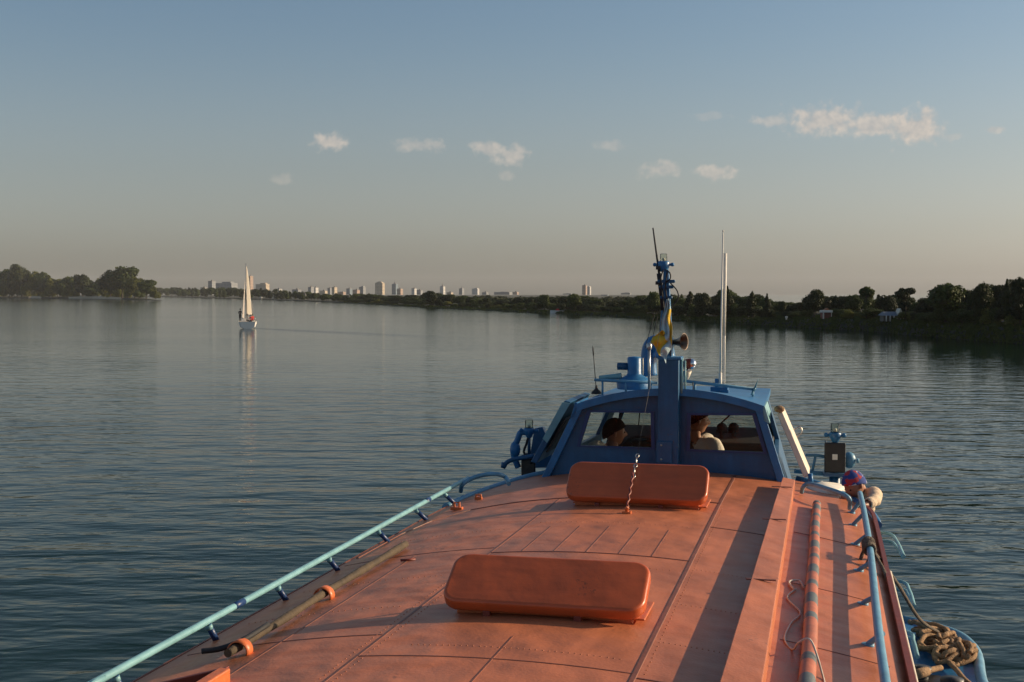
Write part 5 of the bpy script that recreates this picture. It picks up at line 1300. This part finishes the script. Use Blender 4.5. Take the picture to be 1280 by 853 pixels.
# brackets that hold the wooden pole
pA = Vector(PZ(300, 810, 3.43)); pB = Vector(PZ(405, 738, 3.44)); pC = Vector(PZ(507, 676, 3.44))
for q in (pA, pB):
    zz = roof_z(q.x, q.y); m = MB()
    m.tube([(q.x-.055, q.y, zz), (q.x-.05, q.y, zz+.05), (q.x, q.y, zz+.082), (q.x+.05, q.y, zz+.05), (q.x+.06, q.y, zz)], .0, 4) if False else None
    arcp = [(q.x+.05*math.cos(R(t)), q.y, zz+.02+.05*math.sin(R(t))) for t in range(-20, 201, 20)]
    vs = []
    for p in arcp: vs += [(p[0], p[1]-.03, p[2]), (p[0], p[1]+.03, p[2])]
    m.add(vs, [(2*i, 2*i+1, 2*i+3, 2*i+2) for i in range(len(arcp)-1)], 0, True); m.box((q.x+.07, q.y, zz+.005), (.06, .05, .01))
    o_ = m.build('pole_bracket', M['orange'], boat); sd_ = o_.modifiers.new('solid', 'SOLIDIFY'); sd_.thickness = .006
# hull side hoops and landing platform
for zz, P in ((2.95, [(1101, 668), (1110, 667), (1121, 677), (1130, 696)]), (2.85, [(1102, 680), (1110, 677), (1120, 683), (1129, 697)]),
              (2.62, [(1115, 727), (1126, 727), (1137, 739), (1143, 758)]), (2.52, [(1117, 740), (1126, 737), (1136, 745), (1142, 759)]),
              (2.38, [(1126, 787), (1134, 790), (1142, 802), (1147, 821)]), (2.30, [(1127, 797), (1134, 797), (1141, 806), (1146, 822)])):
    pts = [Vector(PZ(x_, y_, zz)) for x_, y_ in P]; pts[0].x = min(pts[0].x, VC+1.58); pts = [Vector((VC+1.57, pts[0].y+.1, zz))]+pts[1:]
    m = MB(); m.tube(curve(pts, 8), .014, 10); m.build('boarding_hoop', M['lblue'], boat)
ZP = 2.2
PL = [(1252, 905), (1228, 853), (1222, 820), (1210, 803), (1192, 792), (1160, 782), (1128, 775)]
pp = [PZ(x_, y_, ZP) for x_, y_ in PL]; rim = curve(pp, 5)
poly = [(p.x, p.y, ZP) for p in rim]+[(VC+1.60, rim[-1].y+.05, ZP), (VC+1.60, rim[0].y-.3, ZP)]
m = MB(); m.prism([(p[0], p[1], ZP-.25) for p in poly], (0, 0, .25)); pf = m.build('landing_platform', M['blue2'], boat)
m = MB(); m.tube([(p.x, p.y, ZP+.0) for p in rim], .040, 12); m.build('platform_rim', M['sblue'], pf)
for x_, y_ in ((1150, 851), (1190, 866)):
    q = Vector(PZ(x_, y_, ZP)); m = MB(); m.lathe([(.075, 0), (.06, .02), (.055, .06), (.08, .07), (.08, .10), (0, .11)], (q.x, q.y, ZP), seg=16); m.box((q.x, q.y, ZP+.012), (.30, .18, .02)); m.build('bollard', M['black'], pf)

# side lights -------------------------------------------------------------
def sidelight(c, w, h, s_, lab, lift=0.):
    v, u, z = c
    m = MB(); m.box((v, u, z), (w, .03, h)); m.box((v-w/2+.012, u+.10, z), (.02, .17, h)); sl_ = m.build('side_light', M['black'], boat, bevel=.012)
    m = MB(); m.tube([(v, u+.06, z-h/2-.3), (v, u+.06, z-h/2)], .05, 10); m.box((v, u+.08, z-h/2-.02), (w*1.1, .2, .03)); m.build('light_bracket', M['blue'], sl_)
    lz = z+h/2+.045+lift
    if lift:
        m = MB(); m.tube([(v, u+.03, z+h/2-.01), (v, u+.03, lz-.03)], .016, 8); m.build('lantern_stalk', M['blue'], sl_)
    m = MB(); m.lathe([(.022, -.05), (.05, 0), (.058, .03), (.046, .045)], (v, u+.03, lz), seg=14)
    for q in (-1, 1): m.tube([(v, u+.03, lz+.015), (v+q*.078, u+.03, lz+.02)], .013, 8); m.ball((v+q*.078, u+.03, lz+.02), .021, 8)
    m.build('lantern', M['blue2'], sl_)
    m = MB(); m.lathe([(.038, .045), (.040, .115), (.034, .125), (0, .127)], (v, u+.03, lz), seg=14); m.build('lens', M['lens'], sl_)
    m = MB(); m.ball((v, u+.03, lz+.065), .018, 8); m.build('bulb', M['cream'], sl_)
    return sl_
sr = sidelight((.108, 11.8, 3.527), .185, .27, 1, '')
m = MB(); m.ball((.235, 11.95, 3.49), .075, 18, 0, (.8, .8, 1)); m.tube([(.10, 11.95, 3.50), (.24, 11.95, 3.50)], .05, 12); m.lathe([(.02, 0), (.02, .02), (0, .02)], (.30, 11.93, 3.49), (1, -.2, 0), 8); m.build('lamp_drum', M['sblue'], sr)
m = MB(); m.box((.108, 11.782, 3.535), (.045, .004, .05)); m.box((.108, 11.780, 3.535), (.030, .004, .012)); m.build('light_label', M['white'], sr)
m = MB(); m.tube(curve([(-.15, 11.9, 3.53), (-.05, 11.9, 3.53), (.05, 11.95, 3.51)], 5), .014, 8); m.tube([(-.06, 11.9, 3.53), (-.09, 11.9, 3.38)], .012, 8); m.tube([(-.25, 11.9, 3.38), (.1, 11.9, 3.36)], .02, 8); m.build('bow_rail', M['sblue'], boat)
sll = sidelight((-2.76, 12.0, 3.34), .14, .20, -1, '', .17)
lz = Vector(PU(662, 545, 12.)); 
m = MB(); m.tube(curve([PU(660, 548, 11.95), PU(658, 555, 11.95), PU(655, 566, 11.95), PU(663, 572, 11.95), PU(664, 580, 11.95)], 6), .012, 8); m.build('light_cable', M['rubber'], sll)
m = MB(); m.tube(curve([PU(660, 541, 12.05), PU(651, 541, 12.05), PU(647, 550, 12.05), PU(642, 562, 12.05), PU(643, 572, 12.05), PU(648, 585, 12.05)], 6), [.03]*31, 10); m.ball(Vector(PU(644, 562, 12.05)), .075, 14, 0, (.7, .7, 1.1)); m.build('lamp_drum', M['blue2'], sll)
m = MB(); m.tube(curve([PU(629, 585, 11.9), PU(634, 578, 11.9), PU(645, 574, 11.9), PU(668, 570, 11.9)], 6), .022, 8); m.tube([PU(629, 585, 11.9), PU(630, 578, 11.9)], .025, 8); m.build('light_arm', M['blue'], sll)
m = MB(); m.prism([PU(668, 536, 12.4), PU(678, 534, 12.4), PU(690, 560, 12.4), PU(690, 585, 12.4), PU(660, 585, 12.4)], (0, .08, 0)); m.build('light_screen', M['blue'], sll)

# ------------------------------------------------------------------ loose things on the boat
def V3(*p): return Vector(p)
# wooden pole lying along the left edge
zz = lambda p: roof_z(p.x, p.y)
m = MB(); a = V3(pA.x-.01, pA.y-.10, zz(pA)+.035); b2 = V3(pB.x, pB.y, zz(pB)+.035); c2 = V3(pC.x, pC.y, zz(pC)+.03)
m.tube(curve([a, a.lerp(b2, .5)+V3(.006, 0, .0), b2, b2.lerp(c2, .5), c2], 8), [.019+.005*math.sin(i*.9)*.4+.004*(i/32) for i in range(33)], 10)
boat_mesh(m, 'wooden_pole', M['wood'], 'weathered brown wooden pole lying in orange brackets along the left roof edge', 'pole', (pB.x, pB.y, zz(pB)))
m = MB(); m.tube(curve([V3(pA.x-.16, pA.y-.05, zz(pA)+.02), V3(pA.x-.08, pA.y-.02, zz(pA)+.03), V3(pA.x-.0, pA.y+.03, zz(pA)+.06), V3(pA.x+.02, pA.y+.25, zz(pA)+.075)], 5), .013, 8)
boat_mesh(m, 'boat_hook', M['rubber'], 'thin black hooked rod poking out beside the wooden pole', 'boat hook', (pA.x, pA.y, zz(pA)))
# striped pole on the right gangway
t0, t1 = (-.055, 3.6), (-.04, 9.75); m = MB(); n = 60
vs = [(t0[0]+(t1[0]-t0[0])*i/n+.002*math.sin(i*.35), t0[1]+(t1[1]-t0[1])*i/n) for i in range(n+1)]
P = [V3(v, u, roof_z(v, u)+.040) for v, u in vs]
R0 = .036
bands = {}
for i in range(n):
    u = P[i].y; k = (u-5.0)/.36
    dark = (5.0 < u < 9.8 and (k % 1) < .40 and not 5.45 < u < 6.0) or u > 9.6
    m.tube([P[i], P[i+1]], R0*(1-.15*i/n), 12, 1 if dark else 0, i in (0, n-1))
sp = boat_mesh(m, 'striped_pole', [M['pole_red'], M['pole_grey']], 'long orange pole with dark grey bands lying on the right gangway', 'pole', (P[30].x, P[30].y, P[30].z-.04))
m = MB(); u0 = 6.2
pts = [V3(-.13, 6.95, 3.45), V3(-.17, 6.7, 3.45), V3(-.10, 6.45, 3.46), V3(-.14, 6.2, 3.455), V3(-.16, 5.9, 3.45), V3(-.12, 5.75, 3.46), V3(-.09, 5.6, 3.50), V3(-.04, 5.55, 3.52), V3(.01, 5.45, 3.47), V3(.02, 5.2, 3.44), V3(-.01, 5.05, 3.45), V3(-.09, 5.1, 3.47)]
pts = [V3(p.x, p.y, max(p.z, roof_z(p.x, p.y)+.008) if abs(p.x+.045) < .05 else roof_z(p.x, p.y)+.008) for p in pts]
m.tube(curve(pts, 8), .0045, 6); m.tube(curve([V3(-.14, 6.9, roof_z(-.14, 6.9)+.01), V3(-.17, 7.05, roof_z(-.17, 7)+.012), V3(-.12, 7.12, roof_z(-.1, 7)+.02), V3(-.09, 7.0, roof_z(-.1, 7)+.01)], 6), .006, 6)
boat_mesh(m, 'cord', M['cord'], 'thin off white cord trailing beside and over the striped pole', 'cord', (-.1, 6.2, 3.45))
# mooring rope: knotted on the rail, down to the coil on the platform
kn = Vector(PZ(1086, 683, 3.435)); co_ = Vector(PZ(1176, 800, ZP))
m = MB()
for k in range(7):
    c = kn+V3(0, (k-3)*.035, 0); m.tube([c+V3(.033*math.cos(q*.524), .01*math.sin(q*1.05+k), .033*math.sin(q*.524)) for q in range(12)], .011, 6, 0, False, True)
sag = [kn+V3(.02, -.02, -.02), kn.lerp(co_, .3)+V3(0.02, 0, -.03), kn.lerp(co_, .65)+V3(.0, 0, -.05), co_+V3(0, 0, .05)]
m.tube(curve(sag, 12), .013, 8)
m.tube(curve([kn+V3(.02, -.05, -.02), kn+V3(.07, -.22, -.08), kn+V3(.10, -.45, -.13), kn+V3(.115, -.62, -.15)], 8), .012, 8)
m.tube(curve([kn+V3(-.02, .06, -.02), kn+V3(-.05, .02, -.10), kn+V3(-.03, -.08, -.13), kn+V3(.0, -.12, -.05)], 8), .011, 8)
boat_mesh(m, 'mooring_rope', M['rope2'], 'dark speckled rope knotted to the right handrail and running down to the platform', 'rope', tuple(kn))
m = MB(); rr_ = random.Random(3)
for (x_, y_), sc in (((1163, 800), 1.), ((1172, 808), 1.05), ((1185, 818), 1.), ((1200, 822), .8), ((1168, 818), .9), ((1206, 828), .6), ((1183, 830), .7)):
    q = Vector(PZ(x_, y_, ZP))
    for k in range(3):
        pts = []; a0 = rr_.uniform(0, 6); ex = rr_.uniform(.06, .12)*sc; ey = rr_.uniform(.13, .25)*sc; ro = rr_.uniform(-.6, .6)
        for j in range(14):
            a = a0+j*.46; px, py = ex*math.cos(a), ey*math.sin(a)
            pts.append(q+V3(px*math.cos(ro)-py*math.sin(ro)+rr_.uniform(-.02, .02), px*math.sin(ro)+py*math.cos(ro), .03+.03*k+.02*math.sin(a*2+k)+rr_.uniform(0, .02)))
        m.tube(curve(pts, 4), .019, 8)
tail = [PZ(1186, 828, ZP+.04), PZ(1196, 838, ZP+.04), PZ(1206, 850, ZP+.04), PZ(1226, 866, ZP+.04)]; m.tube(curve(tail, 6), .019, 8)
boat_mesh(m, 'rope_coil', M['rope'], 'tangled heap of thick tan rope on the blue landing platform', 'rope coil', tuple(PZ(1176, 810, ZP)))
m = MB(); pts = [PZ(1134, 846, ZP+.05), PZ(1150, 842, ZP+.10), PZ(1163, 838, ZP+.06), PZ(1176, 835, ZP+.04)]; cp = curve(pts, 8); m.tube(cp, [.035]*14+[.022]*(len(cp)-14), 8)
boat_mesh(m, 'hawser', M['rope'], 'short thick straw coloured rope wound to a dark bollard on the landing platform', 'rope', tuple(PZ(1150, 842, ZP)))

# flag twisted round the mast
def flag():
    m = MB(); rows = 26; cols = 16; vs = []
    path = curve([PU(835, 375, 10.80), PU(834, 388, 10.79), PU(832, 402, 10.78), PU(835, 418, 10.76), PU(831, 426, 10.74), PU(825, 433, 10.72), PU(823, 441, 10.71)], 5)
    n = len(path)
    wid = [.02+.075*min(1, i/8) if i < 16 else .095+.06*(i-16)/(n-16) for i in range(n)]
    for i, p in enumerate(path):
        sp_ = .35*math.sin(i*.5); 
        for j in range(cols+1):
            t = j/cols*2-1
            off = Vector((t*wid[i]*.46*math.cos(sp_), -.018*math.sin(t*7+i*.45)-.012*math.cos(i*.8)-.012, t*wid[i]*(.35 if i < 16 else -.62)-.012*math.cos(t*5)))
            vs.append(Vector(p)+off)
    fs = []; mi = []
    for i in range(n-1):
        for j in range(cols):
            fs.append((i*(cols+1)+j, i*(cols+1)+j+1, (i+1)*(cols+1)+j+1, (i+1)*(cols+1)+j))
            yel = (j > cols*.66 and 5 < i < 17) or (i >= 18 and j < cols*.62) or (14 < i < 20 and j < 4)
            mi.append(1 if yel else 0)
    m.v = [tuple(p) for p in vs]; m.f = fs; m.mi = mi; m.sm = [True]*len(fs)
    o = boat_mesh(m, 'flag', [M['flagblue'], M['yellow']], 'faded blue and yellow flag twisted round the wheelhouse mast', 'flag', tuple(PU(833, 410, 10.8)))
    s_ = o.modifiers.new('solid', 'SOLIDIFY'); s_.thickness = .003
    d_ = o.modifiers.new('sub', 'SUBSURF'); d_.levels = 1; d_.render_levels = 1
flag()

# people in the wheelhouse and at the rail
def seated(hx, hy, u, turn, lean):
    """joints of a seated figure whose head centre is on the given sight line; turn: heading in boat frame (0 = forward, + right)"""
    h = Vector(PU(hx, hy, u)); f = Vector((math.sin(turn), math.cos(turn), 0)); r = Vector((f.y, -f.x, 0)); up = Vector((0, 0, 1))
    pel = Vector((h.x, h.y, 3.14))-f*.10; ch = Vector((h.x, h.y, h.z-.35))+f*lean; ne = h-up*.135-f*.025
    J = {'pelvis': pel, 'chest': ch, 'neck': ne, 'head': h}
    for s, k in (('L', -1), ('R', 1)):
        J['sh'+s] = ch+r*(.19*k)+up*.125; J['hip'+s] = pel+r*(.10*k)-up*.02
        J['kn'+s] = J['hip'+s]+f*.42-up*.02; J['an'+s] = J['kn'+s]-up*.40+f*.06; J['toe'+s] = J['an'+s]+f*.15-up*.045
        J['el'+s] = J['sh'+s]+r*(.05*k)-up*.25+f*.08; J['wr'+s] = J['el'+s]+f*.23+up*.06-r*(.05*k); J['hs'+s] = tuple(up)
    return {k_: tuple(v_) for k_, v_ in J.items()}, f
J, f = seated(768, 541, 11.62, R(40), -.05)
J['elL'] = PU(741, 557, 11.70); J['wrL'] = PU(756, 559, 11.90); J['shL'] = tuple(Vector(J['shL'])+Vector((0, 0, .04)))
person('dark haired person in a white shirt seated behind the left wheelhouse window', J, (.9, .35, -.03), (0, 0, 1), ('shirt', 'dark_cloth'), 'people aboard the river boat')
J, f = seated(872, 526, 11.66, R(75), .12)
J['shR'] = tuple(Vector(J['shR'])+Vector((0, 0, .05))); J['shL'] = tuple(Vector(J['shL'])+Vector((0, 0, .05)))
person('person in a pale long sleeved shirt seated behind the right wheelhouse window', J, (.93, .37, -.05), (0, 0, 1), ('shirt2', 'dark_cloth'), 'people aboard the river boat')
# third: standing on the side deck, bent over the roof edge, head down
hd = Vector(PU(1068, 606, 10.75)); fl = 2.0
J = {'pelvis': (.30, 11.22, fl+.84), 'chest': (.33, 11.06, 3.17), 'neck': (.305, 10.90, 3.40), 'head': tuple(hd),
     'shL': (.22, 11.14, 3.31), 'shR': (.415, 10.86, 3.36), 'elL': (.12, 11.0, 3.24), 'wrL': (.20, 10.74, 3.31), 'elR': tuple(PU(1094, 625, 10.60)), 'wrR': tuple(PU(1082, 632, 10.40)),
     'hipL': (.26, 11.30, fl+.82), 'hipR': (.36, 11.14, fl+.82), 'knL': (.25, 11.24, fl+.44), 'knR': (.36, 11.08, fl+.44), 'anL': (.26, 11.36, fl+.03), 'anR': (.38, 11.18, fl+.03), 'toeL': (.20, 11.24, fl-.005), 'toeR': (.34, 11.04, fl-.005),
     'hsL': (0, -1, .3), 'hsR': (-.3, 0, .9), 'hdL': (-.3, -.9, .1), 'hdR': (-.5, -.6, -.5)}
person('person in a blue and red headscarf leaning over the right rail by the wheelhouse', J, (-.62, -.55, -.55), (-.4, -.3, .86), ('beige_cloth', 'dark_cloth'), 'people aboard the river boat', headgear='bandana', base=(.31, 11.2, fl-.05), k=.93)

# ------------------------------------------------------------------ sailing boat
def sailing_boat():
    D = shoreD(410.5); X, Y = far_xy(309.5, D); s = D/FPX
    o = thing('sailing_boat', 'white sailing boat with a tall narrow sail and crew on the left water', 'sailing boat', (X, Y, 0), None, False)
    hd_ = R(12)       # heading: away and slightly left
    fx, fy = -math.sin(hd_), math.cos(hd_); rx, ry = fy, -fx
    def q(r, f, z): return (X+rx*r+fx*f, Y+ry*r+fy*f, z)
    m = MB(); n = 16; vs = []
    for i in range(n+1):
        t = i/n; f = -3.2+7.4*t; w = 1.28*(math.sin(math.pi*(.28+.72*t))**.75 if t < 1 else .0)+.01
        zz_ = 1.0+.25*t**2
        vs += [q(-w, f, zz_), q(-w*.86, f, .25), q(0, f, -.3), q(w*.86, f, .25), q(w, f, zz_)]
    fs = [(i*5+j, i*5+j+1, (i+1)*5+j+1, (i+1)*5+j) for i in range(n) for j in range(4)]+[(0, 1, 2, 3, 4)]
    m.add(vs, fs, 0, False); m.build('hull', M['boatwhite'], o)
    m = MB(); vs = []
    for i in range(n+1):
        t = i/n; f = -3.2+7.4*t; w = 1.26*(math.sin(math.pi*(.28+.72*t))**.75 if t < 1 else 0)+.005; zz_ = .97+.25*t**2
        if i < 5: zz_ -= .35
        vs += [q(-w, f, zz_), q(w, f, zz_)]
    m.add(vs, [(2*i, 2*i+1, 2*i+3, 2*i+2) for i in range(n)]); m.build('deck', M['cream'], o)
    m = MB(); m.hexa([q(-.7, .2, 1.), q(.7, .2, 1.), q(.5, 2.4, 1.05), q(-.5, 2.4, 1.05)], [q(-.6, .3, 1.4), q(.6, .3, 1.4), q(.4, 2.2, 1.35), q(-.4, 2.2, 1.35)]); m.build('cabin', M['boatwhite'], o, bevel=.05)
    m = MB(); m.tube([q(-.1, 1.1, 1.), q(-.18, 1.1, 9.3)], [.07, .045], 8); m.build('mast', M['steel'], o)
    m = MB(); m.tube([q(-.1, 1.05, 1.9), q(.55, -2.2, 1.75)], .05, 8); m.build('boom', M['steel'], o)
    def sail(p0, p1, p2, bel, nm, mt):      # tack, head, clew
        m = MB(); vs = []; k = 14
        for i in range(k+1):
            a = i/k; L0 = Vector(p0).lerp(Vector(p1), a); R0_ = Vector(p2).lerp(Vector(p1), a)
            for j in range(9):
                b = j/8; p = L0.lerp(R0_, b); w = bel*math.sin(math.pi*b)*(1-a)**.6*(.5+a); p = p+Vector((rx*w, ry*w, 0))
                vs.append(p)
        m.add(vs, [(i*9+j, i*9+j+1, (i+1)*9+j+1, (i+1)*9+j) for i in range(k) for j in range(8)], 0, True)
        ob = m.build(nm, M[mt], o)
    sail(q(-.08, 1.0, 2.0), q(-.13, 1.05, 9.0), q(.62, -2.3, 1.85), .42, 'mainsail', 'sail')
    sail(q(-.45, 4.0, 1.3), q(-.30, 1.3, 7.0), q(-.75, 1.6, 1.6), -.12, 'jib', 'sail2')
    for a, b in ((q(-1.1, .9, 1.05), q(-.15, 1.1, 7.2)), (q(1.1, .9, 1.05), q(-.15, 1.1, 7.2)), (q(.0, -3.1, 1.), q(-.18, 1.1, 9.2)), (q(-.3, 4.1, 1.2), q(-.18, 1.1, 9.2))):
        m = MB(); m.tube([a, b], .012, 5); m.build('rigging', M['steel'], o)
    m = MB(); m.tube([q(-1.1, -3., .98), q(-1.1, -3., 1.45), q(0, -3.15, 1.5), q(1.1, -3., 1.45), q(1.1, -3., .98)], .02, 6); m.build('stern_rail', M['steel'], o)
    def Jst(r, f, z, h=1.72, lean=0., sit=False, face=0.):
        k = h/1.75; F = Vector((fx*math.cos(face)+rx*math.sin(face), fy*math.cos(face)+ry*math.sin(face), 0)); Rr = Vector((F.y, -F.x, 0)); U = Vector((0, 0, 1)); b = Vector(q(r, f, z))
        ph = .93*k if not sit else .45*k
        pel = b+U*ph; ch = pel+U*.36*k+F*lean; ne = ch+U*.26*k+F*lean*.4; he = ne+U*.16*k+F*.03
        J = {'pelvis': pel, 'chest': ch, 'neck': ne, 'head': he}
        for s_, e in (('L', -1), ('R', 1)):
            J['sh'+s_] = ch+Rr*(.19*e*k)+U*.12*k; J['el'+s_] = J['sh'+s_]+Rr*(.09*e)-U*.25*k+F*.05; J['wr'+s_] = J['el'+s_]+F*.2-U*.06*k
            J['hip'+s_] = pel+Rr*(.09*e*k)-U*.02
            if sit: J['kn'+s_] = J['hip'+s_]+F*.42*k; J['an'+s_] = J['kn'+s_]-U*.40*k
            else: J['kn'+s_] = J['hip'+s_]-U*.44*k+F*.03; J['an'+s_] = Vector((J['hip'+s_].x, J['hip'+s_].y, b.z+.05))
            J['toe'+s_] = J['an'+s_]+F*.15-U*.03
        return {a: tuple(c) for a, c in J.items()}, tuple(F), k
    for r, f, z, sit, face, mats, lab in ((-1.05, .3, 1.02, False, .3, ('dark_cloth', 'dark_cloth'), 'person in dark clothes standing on the left side of the sailing boat'),
                                      (.75, -1.6, .75, True, -.8, ('red_cloth', 'dark_cloth'), 'person in a red jacket seated at the right of the sailing boat cockpit'),
                                      (.5, -2.4, .70, True, -.4, ('red_cloth', 'dark_cloth'), 'person in a red jacket seated nearest the stern of the sailing boat'),
                                      (-.1, -1.2, .75, True, .5, ('shirt', 'dark_cloth'), 'person in white seated in the middle of the sailing boat cockpit')):
        J, F, k = Jst(r, f, z, 1.72, .05, sit, face)
        person(lab, J, F, (0, 0, 1), mats, 'crew of the sailing boat', None, q(r, f, z), k, False, False)
sailing_boat()

# ------------------------------------------------------------------ air over the river
mh = bpy.data.materials.new('river_haze'); mh.use_nodes = True; nh = mh.node_tree; nh.nodes.clear()
oh = N(nh, 'ShaderNodeOutputMaterial'); pv = N(nh, 'ShaderNodeVolumePrincipled')
HAZE = .00006
pv.inputs['Color'].default_value = (.96, .97, .99, 1); pv.inputs['Density'].default_value = HAZE; pv.inputs['Anisotropy'].default_value = .0
nh.links.new(pv.outputs[0], oh.inputs['Volume'])
m = MB(); m.box((0, 0, 33), (11000, 11000, 80)); hz = m.build('haze', mh)
tag(hz, 'thin evening haze over the river', kind='stuff')
